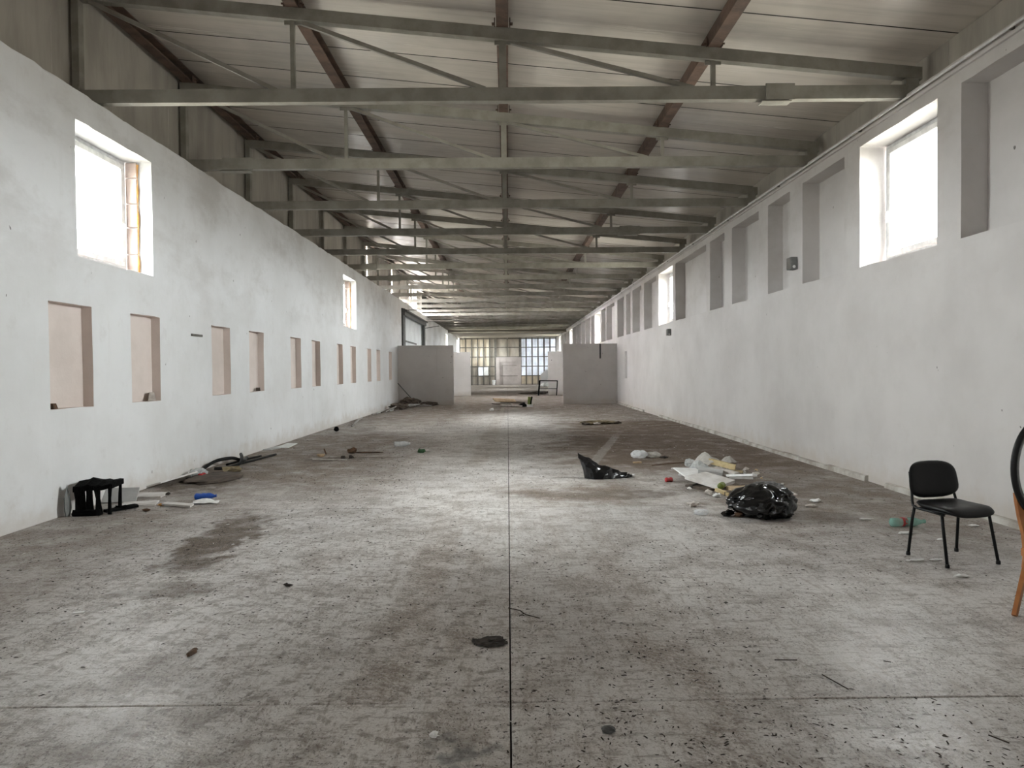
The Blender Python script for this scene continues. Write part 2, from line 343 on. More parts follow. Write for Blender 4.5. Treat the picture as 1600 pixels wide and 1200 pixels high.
def tag(o, label=None, cat=None, group=None, kind=None):
    if label: o['label'] = label
    if cat: o['category'] = cat
    if group: o['group'] = group
    if kind: o['kind'] = kind
    return o
def empty(name, loc=(0, 0, 0), rz=0.0):
    o = bpy.data.objects.new(name, None); COL.objects.link(o); o.location = loc; o.rotation_euler = (0, 0, rz); o.empty_display_size = 0.2; return o
def struct(o): o['kind'] = 'structure'; return o
def cp(o, parent=None, loc=None):
    c = o.copy(); COL.objects.link(c)
    if parent is not None: c.parent = parent
    if loc is not None: c.location = loc
    return c
def bevel(o, wd=0.01, seg=2):
    m = o.modifiers.new('bevel', 'BEVEL'); m.width = wd; m.segments = seg; m.limit_method = 'ANGLE'; return o

# ================================================================== STRUCTURE
Y0, Y1 = -9.5, 73.0
TR0, TRS = 8.95, 2.92
roof_z = lambda x: 6.03 - 0.10 * x

# ---- floor
fb = MB().box((0, (Y0 + Y1) / 2, -0.13), (11.2, Y1 - Y0 + 1.6, 0.2)).build('floor', 'joint'); struct(fb)
JY = [3.39 + 4.84 * k for k in range(-3, 16)]
def slab_mesh(wd, ln):
    b = MB().box((0, 0, 0), (wd, ln, 0.06)); return b
sl = None
for i in range(len(JY) - 1):
    for sx in (-1, 1):
        if sl is None:
            sl = slab_mesh(5.3 - 0.008, 4.84 - 0.012).build('slab', 'floor', fb, fix=True); o = sl
            mdf = sl.modifiers.new('bevel', 'BEVEL'); mdf.width = 0.004; mdf.segments = 1
        else: o = cp(sl, fb)
        o.location = (sx * 2.65 + 0.0, (JY[i] + JY[i + 1]) / 2, -0.03 + random.uniform(-0.0015, 0))
# ---- perforated walls
def wall(name, xin, sgn, ops, top, thick, v_top_jit, y0=Y0, y1=Y1, step=0.35):
    us = {round(y0, 3), round(y1, 3)}; vs_ = {0.0, top}
    k = y0
    while k < y1: us.add(round(k, 3)); k += step
    for z in (0.5, 1.0, 1.6, 2.0, 2.6, 3.4, 3.8, 4.2): vs_.add(z)
    for o in ops: us |= {o[0], o[1]}; vs_ |= {o[2], o[3]}
    def thin(a, keep):
        a = sorted(a); r = [a[0]]
        for q in a[1:]:
            if q - r[-1] < 0.06:
                if q in keep and r[-1] not in keep: r[-1] = q
                elif q in keep: r.append(q)
            else: r.append(q)
        return r
    U = thin(us, {o[0] for o in ops} | {o[1] for o in ops} | {round(y0, 3), round(y1, 3)}); V = thin(vs_, {o[2] for o in ops} | {o[3] for o in ops} | {0.0, top})
    def inside(a, b):
        for o in ops:
            if o[0] - 1e-6 < a < o[1] + 1e-6 and o[2] - 1e-6 < b < o[3] + 1e-6: return o
        return None
    B = MB(); idx = {}
    rnd = random.Random(3 if sgn > 0 else 5)
    jit = {}
    def node(i, j, d, lay):
        key = (i, j, lay)
        if key not in idx:
            if (i, j) not in jit:
                edge = i in (0, len(U) - 1)
                jit[(i, j)] = (0 if edge else rnd.uniform(-.006, .006), rnd.uniform(-v_top_jit, v_top_jit * 0.4) if j == len(V) - 1 else (0 if j == 0 else rnd.uniform(-.006, .006)), rnd.uniform(-.004, .004))
            ju, jv, jd = jit[(i, j)]
            idx[key] = len(B.v); B.v.append((xin + sgn * (d + (jd if lay == 0 else 0)), U[i] + ju, V[j] + jv))
        return idx[key]
    nU, nV = len(U) - 1, len(V) - 1
    cell = [[inside((U[i] + U[i + 1]) / 2, (V[j] + V[j + 1]) / 2) for j in range(nV)] for i in range(nU)]
    for i in range(nU):
        for j in range(nV):
            o = cell[i][j]
            q = lambda d, l: (node(i, j, d, l), node(i + 1, j, d, l), node(i + 1, j + 1, d, l), node(i, j + 1, d, l))
            if o is None: B.f.append(q(0, 0)); B.f.append(q(thick, 'b')[::-1])
            elif o[4] is not None: B.f.append(q(o[4], ('n', o[4]))); B.f.append(q(thick, 'b')[::-1])
            if o is not None:
                d = o[4] if o[4] is not None else thick; l = ('n', d) if o[4] is not None else 'b'
                for (di, dj, a, b) in ((-1, 0, (i, j), (i, j + 1)), (1, 0, (i + 1, j + 1), (i + 1, j)), (0, -1, (i + 1, j), (i, j)), (0, 1, (i, j + 1), (i + 1, j + 1))):
                    ii, jj = i + di, j + dj
                    nb = cell[ii][jj] if 0 <= ii < nU and 0 <= jj < nV else None
                    if nb is not o: B.f.append((node(*a, 0, 0), node(*b, 0, 0), node(*b, d, l), node(*a, d, l)))
    for i in range(nU): B.f.append((node(i, nV, 0, 0), node(i + 1, nV, 0, 0), node(i + 1, nV, thick, 'b'), node(i, nV, thick, 'b')))
    for j in range(nV):
        for i in (0, nU): B.f.append((node(i, j, 0, 0), node(i, j + 1, 0, 0), node(i, j + 1, thick, 'b'), node(i, j, thick, 'b')))
    ob = B.build(name, 'plaster' if sgn < 0 else 'shade_plaster')
    if sgn < 0:
        ob.data.materials.append(M['niche'])
        for p in ob.data.polygons:
            c = p.center
            if c.x < xin - 0.02 and c.x > xin - 0.2 and 1.19 < c.z < 2.42 and any(o[0] - .02 < c.y < o[1] + .02 for o in ops if o[4] is not None): p.material_index = 1
    return struct(ob)

WL, WR, TH = -5.0, 5.0, 0.56
LW = [(8.34, 10.11), (21.78, 23.62), (57.4, 59.6), (69.6, 71.8), (-5.6, -3.8)]
RW = [(8.26, 10.07), (21.45, 23.47), (38.1, 40.4), (54.7, 57.0), (66.5, 69.0), (-5.6, -3.8)]
LN = [(7.79, 8.60), (9.48, 10.27), (12.05, 12.86), (13.79, 14.62), (16.43, 17.25), (18.21, 19.02), (20.87, 21.62), (22.66, 23.46), (25.36, 26.10), (27.12, 27.94), (29.98, 30.73), (3.42, 4.22), (5.1, 5.9)]
RN = [(5.9, 7.82), (10.53, 12.02), (12.54, 13.62), (14.11, 15.80), (16.32, 17.51), (17.84, 21.12), (23.85, 25.97), (26.47, 28.37), (28.81, 29.90), (30.39, 32.30), (33.12, 35.91), (36.20, 37.70), (40.8, 42.36), (42.8, 45.5), (45.9, 47.85), (48.2, 49.79), (50.1, 51.41), (51.8, 54.2), (57.5, 60.0), (60.5, 62.5), (63.0, 66.0), (3.6, 5.4), (1.2, 3.1), (-1.2, 0.7)]
lops = [(a, b, 2.96, 4.56, None) for a, b in LW] + [(a, b, 1.2, 2.39, 0.125) for a, b in LN] + [(34.2, 42.4, 0.0, 4.50, None)]
rops = [(a, b, 3.0, 4.69, None) for a, b in RW] + [(a, b, 3.0, 4.69, 0.29) for a, b in RN] + [(29.75, 30.25, 1.18, 2.32, 0.12)]
wl = wall('wall_left', WL, -1, lops, 4.91, TH, 0.02)
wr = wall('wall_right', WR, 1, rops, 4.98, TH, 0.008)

# capping strip and kerb of the right wall
kb = MB(); y = Y0
rr = random.Random(11)
while y < 73:
    ln = rr.uniform(0.5, 1.6); h = rr.uniform(0.055, 0.085); d = rr.uniform(0.045, 0.075)
    if rr.random() > 0.06:
        kb.prism([(0, 0), (d, 0), (d * 0.9, h * 0.85), (d * 0.5, h), (0, h)], y, y + ln - rr.choice((0, 0, 0.02)), lambda x, a, b: (5.0 - a, x, b))
    y += ln
struct(kb.build('baseboard_right', 'kerb'))
cap = MB().box((4.985, (Y0 + 73) / 2, 4.855), (0.03, 82.4, 0.035)); struct(cap.build('trim_1', 'shade_plaster'))

# ---- cladding above both walls (children of the walls)
def clad(parent, x, th, z0, ya, yb, ztop=None, zb=None):
    b = MB(); zt = roof_z(x) + 0.0 if ztop is None else ztop
    b.box((x, (ya + yb) / 2, ((zb or z0) + zt) / 2), (th, yb - ya, zt - (zb or z0))); return b.build('panel', 'cladding', parent)
k = -6
while True:
    ya = TR0 - 0.39 + TRS * k; yb = ya + TRS
    if ya > 72.6: break
    yb = min(yb, 73.0); ya = max(ya, Y0)
    if k < 6 or k > 12:
        clad(wl, -5.43, 0.08, 4.90, ya + 0.004, yb - 0.004)
    clad(wr, 5.36, 0.08, 4.97, ya + 0.004, yb - 0.004)
    k += 1
gl = [(26.08, 27.40), (27.62, 28.50), (28.52, 29.72), (29.86, 31.40), (31.42, 32.75), (33.05, 33.35), (33.55, 34.9), (34.92, 35.85), (36.05, 37.8), (37.83, 39.3), (39.6, 40.4), (40.95, 42.1), (42.45, 43.9), (43.95, 46.51)]
lows = {27.62: 5.05, 29.86: 5.0, 33.05: 5.35, 33.55: 5.1, 36.05: 5.15, 39.6: 5.3, 40.95: 5.5, 42.45: 5.2}
for a, b in gl: clad(wl, -5.43, 0.08, 4.90, a, b, roof_z(-5.43) - (0.14 if a in (39.6, 40.95) else 0), lows.get(a))

# ---- ceiling sheets
ce = MB().box((0, 0, 0), (11.4, Y1 - Y0 + 0.6, 0.03)).build('ceiling', 'roofback', None, (0, (Y0 + Y1) / 2, 6.03 + 0.085), (0, math.atan(0.10), 0)); struct(ce)
rpn = None; y = Y0 - (Y0 + Y1) / 2 - 0.1
while y < (Y1 - Y0) / 2 + 0.2:
    if rpn is None:
        rpn = MB(); n = 8
        rpn.box((0, 0, 0), (11.3, 1.0 - 0.016, 0.06)); rpn = bevel(rpn.build('panel', 'roof', ce), 0.004, 1); o = rpn
    else: o = cp(rpn, ce)
    o.location = (0, y + 0.5, -0.047)
    if 'seam' not in globals(): seam = MB().box((0, 0, 0), (11.3, 0.014, 0.05)).build('seam', 'roofback', ce); q_ = seam
    else: q_ = cp(seam, ce)
    q_.location = (0, y, -0.0545); y += 1.0

# ---- windows
def make_window(idx, side, y0, y1, z0, z1, bricks):
    x = side * 5.40
    w_ = empty('window_%d' % idx, (x, (y0 + y1) / 2, (z0 + z1) / 2)); struct(w_)
    W, H = y1 - y0, z1 - z0; zb = 0.07; fr = 0.075; d = 0.07
    f = MB(); 
    zlo, zhi = -H / 2 + zb, H / 2 - 0.002
    yl, yh = -W / 2 + 0.01, W / 2 - 0.02
    def ring(m, ya, yb, za, zb_, t, dep, xo):
        m.box((xo, (ya + yb) / 2, za + t / 2), (dep, yb - ya, t)); m.box((xo, (ya + yb) / 2, zb_ - t / 2), (dep, yb - ya, t))
        m.box((xo, ya + t / 2, (za + zb_) / 2), (dep, t, zb_ - za - 2 * t)); m.box((xo, yb - t / 2, (za + zb_) / 2), (dep, t, zb_ - za - 2 * t))
    ring(f, yl, yh, zlo, zhi, 0.07, 0.075, 0); fo = bevel(f.build('frame', 'pvc', w_), 0.006, 1)
    s = MB(); ring(s, yl + 0.055, yh - 0.055, zlo + 0.055, zhi - 0.055, 0.075, 0.065, -side * 0.022); so = bevel(s.build('sash', 'white', w_), 0.008, 1)
    g = MB().box((0, 0, (zlo + zhi) / 2), (0.012, yh - yl - 0.24, zhi - zlo - 0.24)); g.build('pane', 'pane', so)
    h = MB(); hx = -side * 0.07
    h.box((hx, yh - 0.1, -0.12), (0.02, 0.028, 0.07)); h.bar((hx - side * 0.02, yh - 0.1, -0.11), (hx - side * 0.025, yh - 0.12, -0.24), 0.018, 0.018, (1, 0, 0)); h.build('handle', 'white', so)
    # masonry sill strip and exposed bricks belong to the reveal
    if bricks:
        z = -H / 2 + 0.002; hs = [0.30, 0.375, 0.335, 0.36, 0.22]
        for q in hs:
            if z + q > H / 2: q = H / 2 - z - 0.01
            b = MB().box((0, 0, 0), (0.155, 0.03, q - 0.014)); bo = bevel(b.build('brick', 'brick', w_, (-side * 0.125 if side < 0 else -0.125, W / 2 - 0.017, z + q / 2)), 0.006, 1)
            if side < 0: bo.location.x = 0.125
            z += q
        fm = MB(); pts = []; zz = -H / 2 + 0.03
        while zz < H / 2 - 0.03: pts.append((-side * 0.212, W / 2 - 0.02 + random.uniform(-.004, .004), zz)); zz += 0.09
        fm.tube(pts, [random.choice((.004, .006, .008, .016)) for _ in pts], 6); fm.build('foam_bead', 'foam', w_)
    sm = MB(); yy = -W / 2 + 0.01
    while yy < W / 2 - 0.05:
        ln = min(random.uniform(0.3, 0.42), W / 2 - yy - 0.01)
        b = MB().box((0, 0, 0), (0.20, ln - 0.012, 0.05)); b.build('brick', 'brick', w_, (-side * 0.10, yy + ln / 2, -H / 2 + 0.026)); yy += ln
    portal((side * 5.60, (y0 + y1) / 2, (z0 + z1) / 2), (0, R(90) * side, 0), H, W)
    return w_
n = 1
for a, b in LW: make_window(n, -1, a, b, 2.96, 4.56, True); n += 1
for a, b in RW: make_window(n, 1, a, b, 3.0, 4.69, False); n += 1

# ---- partitions
def partition(name, x0, x1, y, h, t=0.14):
    b = MB().box(((x0 + x1) / 2, y + t / 2, h / 2), (x1 - x0, t, h)); return struct(bevel(b.build(name, 'shade_plaster'), 0.008, 1))
pl_ = MB()
for (x0, x1, yy, tt) in ((-4.999, -3.225, 32.4, 0.14), (-3.215, -2.47, 32.4, 0.14), (-4.9, -2.6, 32.42, 0.10)): pl_.box(((x0 + x1) / 2, yy + tt / 2, 1.36 - (0.02 if tt < .12 else 0)), (x1 - x0, tt, 2.72 - (0.04 if tt < .12 else 0)))
struct(pl_.build('wall_partition_left', 'shade_plaster'))
pr = MB(); t = 0.14
for (x0, x1, z0, z1) in ((2.53, 4.19, 0, 2.74), (4.27, 4.999, 0, 2.74), (4.19, 4.27, 0, 2.06)): pr.box(((x0 + x1) / 2, 32.47, (z0 + z1) / 2), (x1 - x0, t, z1 - z0))
pro = struct(pr.build('wall_partition_right', 'shade_plaster')); MB().box((4.23, 32.48, 2.39), (0.08, 0.08, 0.68)).build('steel_post', 'darksteel', pro)
partition('wall_partition_left_rear', -4.999, -2.26, 43.3, 2.68)
partition('wall_partition_right_rear', 2.46, 4.999, 43.3, 2.67)
sw = MB().prism([(3.05, 0), (4.999, 0), (4.999, 2.3), (3.75, 1.70), (3.05, 1.10)], 66.0, 66.15, lambda x, a, b: (a, x, b)); struct(sw.build('wall_partition_sloped', 'plaster'))

# ---- soffit at the far end
so = MB(); so.box((0, 66.5, 4.86), (9.998, 13.0, 0.08)); so.box((0, 60.1, 4.88), (9.998, 0.2, 0.36)); struct(so.build('ceiling_soffit', 'soffit'))

# ---- end wall: studs, rails, translucent sheets
wf = MB().box((0, 73.1, 5.95), (11.0, 0.1, 2.2)).build('wall_far', 'cladding'); struct(wf)
XS = [-4.9 + 0.612 * k for k in range(7)] + [-0.02] + [1.30 + 0.612 * k for k in range(7)]
ZS = [0.05, 0.93, 1.90, 2.88, 3.85, 4.75]
for x in XS:
    wd = 0.13
    if abs(x + 1.23) < 0.05: wd = 0.26
    if abs(x - 1.30) < 0.05: wd = 0.26
    if abs(x + 0.02) < 0.01:
        MB().box((x, 72.93, 3.7), (0.10, 0.08, 2.1)).build('stud', 'galv', wf); continue
    MB().box((x, 72.93, 2.42), (wd, 0.10, 4.84)).build('stud', 'galv', wf)
for zi, z in enumerate(ZS):
    spans = [(-4.98, 4.98)] if (z > 2.6 or zi == 0) else [(-4.98, -1.1), (1.2, 4.98)]
    for a, b in spans: MB().box(((a + b) / 2, 72.965, z), (b - a, 0.07, 0.09)).build('rail', 'galv', wf)
shared = {}
for i in range(len(XS) - 1):
    for j in range(5):
        xa, xb = XS[i], XS[i + 1]
        if xa > -1.3 and xb < 1.4 and j < 3: continue
        mat = 'end_cream' if xb < -1.5 else ('end_white' if xa > 1.2 else 'end_dull')
        if j == 0 and xb < 0: mat = 'end_dull'
        if mat == 'end_cream' and j == 1: mat = 'end_dull'
        if mat == 'end_white' and j == 0: mat = 'end_cream'
        if i == 3 and j == 1: mat = 'end_white'
        za, zb = ZS[j], ZS[j + 1] + (0.2 if j == 4 else 0)
        MB().box(((xa + xb) / 2, 73.04, (za + zb) / 2), (xb - xa - 0.004, 0.02, zb - za - 0.004)).build('sheet', mat, wf)
d2 = empty('door_2', (0.05, 72.9, 0)); struct(d2)
b = MB(); b.box((-1.06, 0.04, 1.42), (0.36, 0.14, 2.84)); b.box((1.16, 0.04, 1.42), (0.36, 0.14, 2.84)); b.box((0.05, 0.04, 2.6), (1.86, 0.14, 0.5)); b.build('frame', 'doorgrey', d2)
MB().box((0.05, 0.08, 1.20), (2.0, 0.06, 2.44)).build('leaf', 'doorgrey', d2)
b = MB(); b.box((-0.62, 0.03, 1.0), (0.03, 0.02, 2.0)); b.box((0.12, 0.03, 2.0), (1.5, 0.02, 0.03)); b.box((0.12, 0.03, 0.93), (1.8, 0.02, 0.05)); b.build('seam', 'galv', d2)
MB().box((0, 73.02, -0.02), (11.0, 0.2, 0.18)).build('sill', 'doorgrey', wf)
# wall behind the viewer
struct(MB().box((0, Y0 - 0.1, 3.1), (11.0, 0.2, 6.9)).build('wall_near', 'plaster'))

# ---- sectional door in the left wall
d1 = empty('door_1', (-5.0, 38.3, 0)); struct(d1)
b = MB(); b.box((0.03, -4.25, 2.27), (0.10, 0.75, 4.54)); b.build('jamb', 'darksteel', d1)
b = MB(); b.box((0.03, 4.15, 2.27), (0.10, 0.5, 4.54)); b.build('jamb', 'darksteel', d1)
b = MB(); b.box((0.06, 0, 4.38), (0.16, 9.0, 0.30)); b.tube([(0.2, -4.4, 4.45), (0.2, 4.4, 4.45)], 0.05, 10); b.build('lintel', 'darksteel', d1)
for q in range(5):
    lf = MB().box((-0.12, 0, 0.45 + q * 0.90), (0.05, 8.3, 0.893)); lfo = lf.build('leaf_section', 'leaf', d1); lf3 = lfo if q == 3 else (None if q < 3 else lf3)
MB().box((-0.085, -0.8, 3.05), (0.02, 4.6, 0.09)).build('grip_rail', 'darksteel', lf3)
for yy in (-3.9, 4.0):
    MB().tube([(0.12, yy, 4.5), (1.2, yy, 4.52), (3.4, yy, 4.56)], 0.022, 6).build('track', 'galv', d1)
MB().bar((0.1, 4.2, 4.1), (0.9, 4.6, 4.25), 0.04, 0.04).build('bracket', 'darksteel', d1)

# ================================================================== ROOF STEELWORK
def channel(B, x0, x1, z0, z1, h, wd, t=0.014, yo=0.0):
    # C-channel running along X, its web facing -Y
    prof = [(-wd / 2, -h / 2), (wd / 2, -h / 2), (wd / 2, -h / 2 + t), (-wd / 2 + t, -h / 2 + t), (-wd / 2 + t, h / 2 - t), (wd / 2, h / 2 - t), (wd / 2, h / 2), (-wd / 2, h / 2)]
    n = len(prof); vs_ = [(x0, a + yo, z0 + b) for a, b in prof] + [(x1, a + yo, z1 + b) for a, b in prof]
    fs = [tuple(range(n))[::-1], tuple(range(n, 2 * n))] + [(i, (i + 1) % n, n + (i + 1) % n, n + i) for i in range(n)]
    B.add(vs_, fs)
uz = lambda x: 5.765 - 0.10 * x
XL, XR = -5.30, 5.20
def make_truss():
    t = empty('roof_truss', (0, TR0, 4.93))
    B = lambda: MB()
    def bl(b, nm): b.v = [(x, y, z - 4.93) for x, y, z in b.v]; return b.build(nm, 'steel', t)
    b = B(); channel(b, XL, XR, 5.02, 5.02, 0.165, 0.11); bl(b, 'lower_chord')
    b = B(); channel(b, XL, XR, uz(XL), uz(XR), 0.15, 0.11); bl(b, 'upper_chord')
    b = B(); b.box((XL - 0.01, 0.0, (4.93 + uz(XL) + 0.07) / 2), (0.09, 0.11, uz(XL) + 0.07 - 4.93)); bl(b, 'end_post')
    b = B(); b.box((XR - 0.12, 0.0, 5.12), (0.16, 0.10, 0.26)); bl(b, 'end_post')
    for x in (-2.64, -0.03, 2.60):
        b = B(); wd = 0.055 if abs(x) > 1 else 0.09
        b.box((x, 0, (5.10 + uz(x) - 0.07) / 2), (wd, 0.05, uz(x) - 0.07 - 5.10)); bl(b, 'vertical')
    for xa, xb in ((XL + 0.15, -2.85), (-2.58, -0.25), (0.05, 2.35)):
        b = B(); b.bar((xa, 0, uz(xa) - 0.07), (xb, 0, 5.10), 0.05, 0.05, (0, 1, 0)); bl(b, 'diagonal')
    for x in (-2.64, -0.03, 2.60):
        b = B(); b.box((x, 0, uz(x) - 0.095), (0.20, 0.02, 0.05)); bl(b, 'gusset')
    return t
def copy_tree(o, parent=None):
    c = cp(o, parent)
    for ch in list(o.children): copy_tree(ch, c)
    return c
tr0 = make_truss()
splice = {0: 3.42, 1: -4.42, 3: 3.05, 5: -4.55, 6: -4.15}
sp_lab = {0: 'grey steel roof truss with boxed splice plate on its chord, above the near windows', 1: 'grey roof truss with a pale splice plate by the high eave beyond near windows',
          3: 'grey steel roof truss with splice plate toward the tall-niched wall, halfway between window pairs', 5: 'grey steel roof truss with splice plate, just past the second brick-jambed window', 6: 'grey steel roof truss with splice plate, beneath the first gaps in the tan cladding'}
tr_lab = {2: 'plain grey roof truss above the fourth pinkish wall niche', 4: 'plain grey roof truss just before the second pair of windows', 7: 'plain grey roof truss over the last pinkish wall niche', 8: 'grey roof truss directly above the front pair of partitions',
          9: 'grey roof truss above the near jamb of the sectional door', 10: 'grey roof truss over the middle of the sectional door', 11: 'grey roof truss over the far jamb of the sectional door', 12: 'grey roof truss above the rear pair of partitions',
          13: 'first grey roof truss beyond the rear partitions', 14: 'second grey roof truss beyond the rear partitions', 15: 'third grey roof truss beyond the rear partitions', 16: 'grey roof truss one bay short of the far soffit edge', 17: 'grey roof truss right against the far soffit edge',
          -1: 'grey roof truss one bay before the splice-plated truss over near windows', -2: 'grey roof truss two bays before the splice-plated truss over near windows'}
copies = [(k, tr0 if k == 0 else copy_tree(tr0)) for k in list(range(0, 18)) + [-1, -2]]
for k, t in copies:
    t.location.y = TR0 + TRS * k
    tag(t, sp_lab.get(k) or tr_lab[k], 'truss', 'roof trusses across the hall')
    if k in splice:
        x = splice[k]; s = MB(); s.box((x, -0.062, 0.095), (0.36 if k == 0 else 0.5, 0.02, 0.20)); s.box((x - 0.04, 0, -0.02), (0.36 if k == 0 else 0.5, 0.15, 0.012)); s.build('splice_plate', 'steel', [c for c in t.children if c.name.startswith('lower_chord')][0])
# purlins
pl_lab = [(-5.22, 'rust-brown purlin along the high eave beside the tan cladding'), (-2.63, 'rust-brown roof purlin between the ridge-line purlin and the high eave'), (-0.03, 'rust-brown roof purlin along the middle of the hall'), (2.60, 'rust-brown roof purlin between the middle purlin and the tall-niched wall')]
pl_lab[1] = (-2.63, 'rust-brown roof purlin midway between the high eave and the hall middle')
sg = {}
for x, lab in pl_lab:
    P = empty('roof_purlin', (x, 0, uz(x) + 0.075)); tag(P, lab, 'purlin', 'lengthwise roof purlins')
    for k in range(-6, 18):
        ya = TR0 + TRS * k
        if 'seg' not in sg:
            b = MB(); t = 0.014; wd, h = 0.15, 0.17
            prof = [(-wd / 2, 0), (wd / 2, 0), (wd / 2, t), (-wd / 2 + t, t), (-wd / 2 + t, h - t), (wd / 2, h - t), (wd / 2, h), (-wd / 2, h)]
            b.prism(prof, 0.01, TRS - 0.01, lambda q, a, c: (a, q, c)); sg['seg'] = b.build('segment', 'rust', P); s = sg['seg']
            b = MB()
            for sx in (-1, 1):
                b.box((sx * 0.095, -0.02, 0.05), (0.012, 0.14, 0.10)); b.tube([(sx * 0.09, -0.06, 0.04), (sx * 0.13, -0.06, 0.04)], 0.012, 6); b.tube([(sx * 0.09, 0.03, 0.07), (sx * 0.13, 0.03, 0.07)], 0.012, 6)
            sg['br'] = b.build('bracket', 'rust', P); r_ = sg['br']
        else: s = cp(sg['seg'], P); r_ = cp(sg['br'], P)
        s.location = (0, ya, 0); r_.location = (0, ya, 0)

# conduit pipe and boxes on the right wall
c_ = empty('cable_conduit', (4.945, 0, 4.905))
MB().tube([(0, Y0 + 0.1, 0), (0, 20, 0.0), (0, 45, 0.003), (0, 59.8, 0)], 0.014, 8).build('pipe', 'white', c_)
for y in range(-8, 58, 3): MB().box((0.022, y, 0), (0.044, 0.03, 0.036)).build('clip', 'galv', c_)
tag(c_, 'thin pale cable conduit clipped along top of the tall-niched wall', 'conduit')
def ebox(loc, s, lab):
    e = empty('junction_box', loc)
    bevel(MB().box((-s * 0.28, 0, 0), (s * 0.56, s * 0.9, s)).build('housing', 'box', e), 0.008)
    e_top, e = e, e.children[0] if e.children else [c for c in bpy.data.objects if c.parent == e][0]
    MB().box((-s * 0.57, 0, 0.0), (s * 0.03, s * 0.8, s * 0.9)).build('cover', 'galv', e)
    MB().tube([(-s * 0.3, -s * 0.45, -s * 0.3), (-s * 0.3, -s * 0.5, -s * 0.3)], s * 0.12, 8).build('button', 'white', e)
    tag(e_top, lab, 'electrical box')
ebox((4.995, 12.30, 3.385), 0.21, 'grey electrical box on the narrow pier between two niches')
ebox((4.995, 21.75, 2.69), 0.20, 'small grey electrical box on wall below the second window of the tall-niched wall')

# slot bracket in left wall
b = MB().box((-4.99, 11.46, 2.19), (0.03, 0.38, 0.035)).build('metal_strap', 'galv'); tag(b, 'short bent metal strap stuck in the pink-niched wall between niches', 'bracket')
b = MB().box((0, 0, 0.055), (0.10, 0.26, 0.11), (0, 0, 0.5), 0.6).build('brick_fragment', 'rubble', None, (-5.06, 10.12, 1.205)); tag(b, 'broken plaster brick chunk in the corner of the second wall niche', 'rubble')
b = MB().box((0, 0, 0.035), (0.09, 0.10, 0.07), (0, 0, 0.3), 0.8).build('brick_fragment', 'darkboard', None, (-5.06, 14.42, 1.205)); tag(b, 'small dark block lying in the fourth wall niche', 'rubble')
b = MB().box((0, 0, 0.03), (0.08, 0.12, 0.06), (0, 0, 0.2), 0.7).build('brick_fragment', 'brown', None, (-5.05, 7.89, 1.205)); tag(b, 'small dark lump in the corner of the first wall niche', 'rubble')

# ================================================================== THINGS ON THE FLOOR
def pad(a, b, n_exp, t, deform, name, mat, parent, na=36, nr=7):
    B = MB(); rings = []
    for side in (1, -1):
        for r_ in range(nr):
            rho = 1 - (r_ / (nr - 1)) if side > 0 else r_ / (nr - 1)
            rho = 1 - (1 - rho) ** 1.6 if rho < 1 else 1
            if side < 0 and r_ == nr - 1: continue
            if side > 0 and r_ == 0: pass
            row = []
            for k in range(na):
                an = 2 * math.pi * k / na; c, s = math.cos(an), math.sin(an)
                x = a * rho * math.copysign(abs(c) ** (2 / n_exp), c); y = b * rho * math.copysign(abs(s) ** (2 / n_exp), s)
                h = t * max(0.0, 1 - rho ** 5) ** 0.5 * side
                row.append(deform(x, y, h))
            rings.append((side, rho, row))
    top = [r_ for r_ in rings if r_[0] > 0]; bot = [r_ for r_ in rings if r_[0] < 0]
    seq = [r_[2] for r_ in sorted(bot, key=lambda q: q[1])] + [r_[2] for r_ in sorted(top, key=lambda q: -q[1])]
    vs_ = [v for row in seq for v in row]; fs = []
    for i in range(len(seq) - 1):
        for k in range(na):
            k2 = (k + 1) % na; fs.append((i * na + k, i * na + k2, (i + 1) * na + k2, (i + 1) * na + k))
    B.add(vs_, fs); o = B.build(name, mat, parent, smooth=True, fix=False)
    bm = bmesh.new(); bm.from_mesh(o.data); bmesh.ops.remove_doubles(bm, verts=bm.verts, dist=1e-5); bmesh.ops.recalc_face_normals(bm, faces=bm.faces); bm.to_mesh(o.data); bm.free()
    for p in o.data.polygons: p.use_smooth = True
    return o

# ---- black visitor chair
ch = empty('visitor_chair', (3.655, 5.81, 0), R(11.5)); tag(ch, 'black vinyl visitor chair with four black tube legs facing the open floor', 'chair')
def seat_def(x, y, h):
    z = 0.445 + h - 0.045 * max(0, (-y - 0.10) / 0.13) ** 2 - 0.012 * math.cos(x / 0.235 * math.pi / 2) * (1 if y > -0.15 else 0.6) + 0.016 * max(0, (y - 0.10) / 0.1)
    return (x, y - 0.02, z)
pad(0.235, 0.225, 4.0, 0.030, seat_def, 'seat', 'black', ch)
pad(0.225, 0.205, 3.6, 0.012, lambda x, y, h: (x, y - 0.02, 0.418 + h - 0.030 * max(0, (-y - 0.10) / 0.13) ** 2), 'seat_pan', 'tube', ch)
def back_def(x, y, h):
    z = 0.632 + y * (1 - 0.10 * (x / 0.23) ** 2 * (1 if y < 0 else 0.2)); 
    return (x * (1 + 0.05 * -y / 0.15), 0.232 + 0.16 * y - 0.03 * (x / 0.23) ** 2 - h, z)
pad(0.242, 0.155, 3.6, 0.024, back_def, 'backrest', 'black', ch)
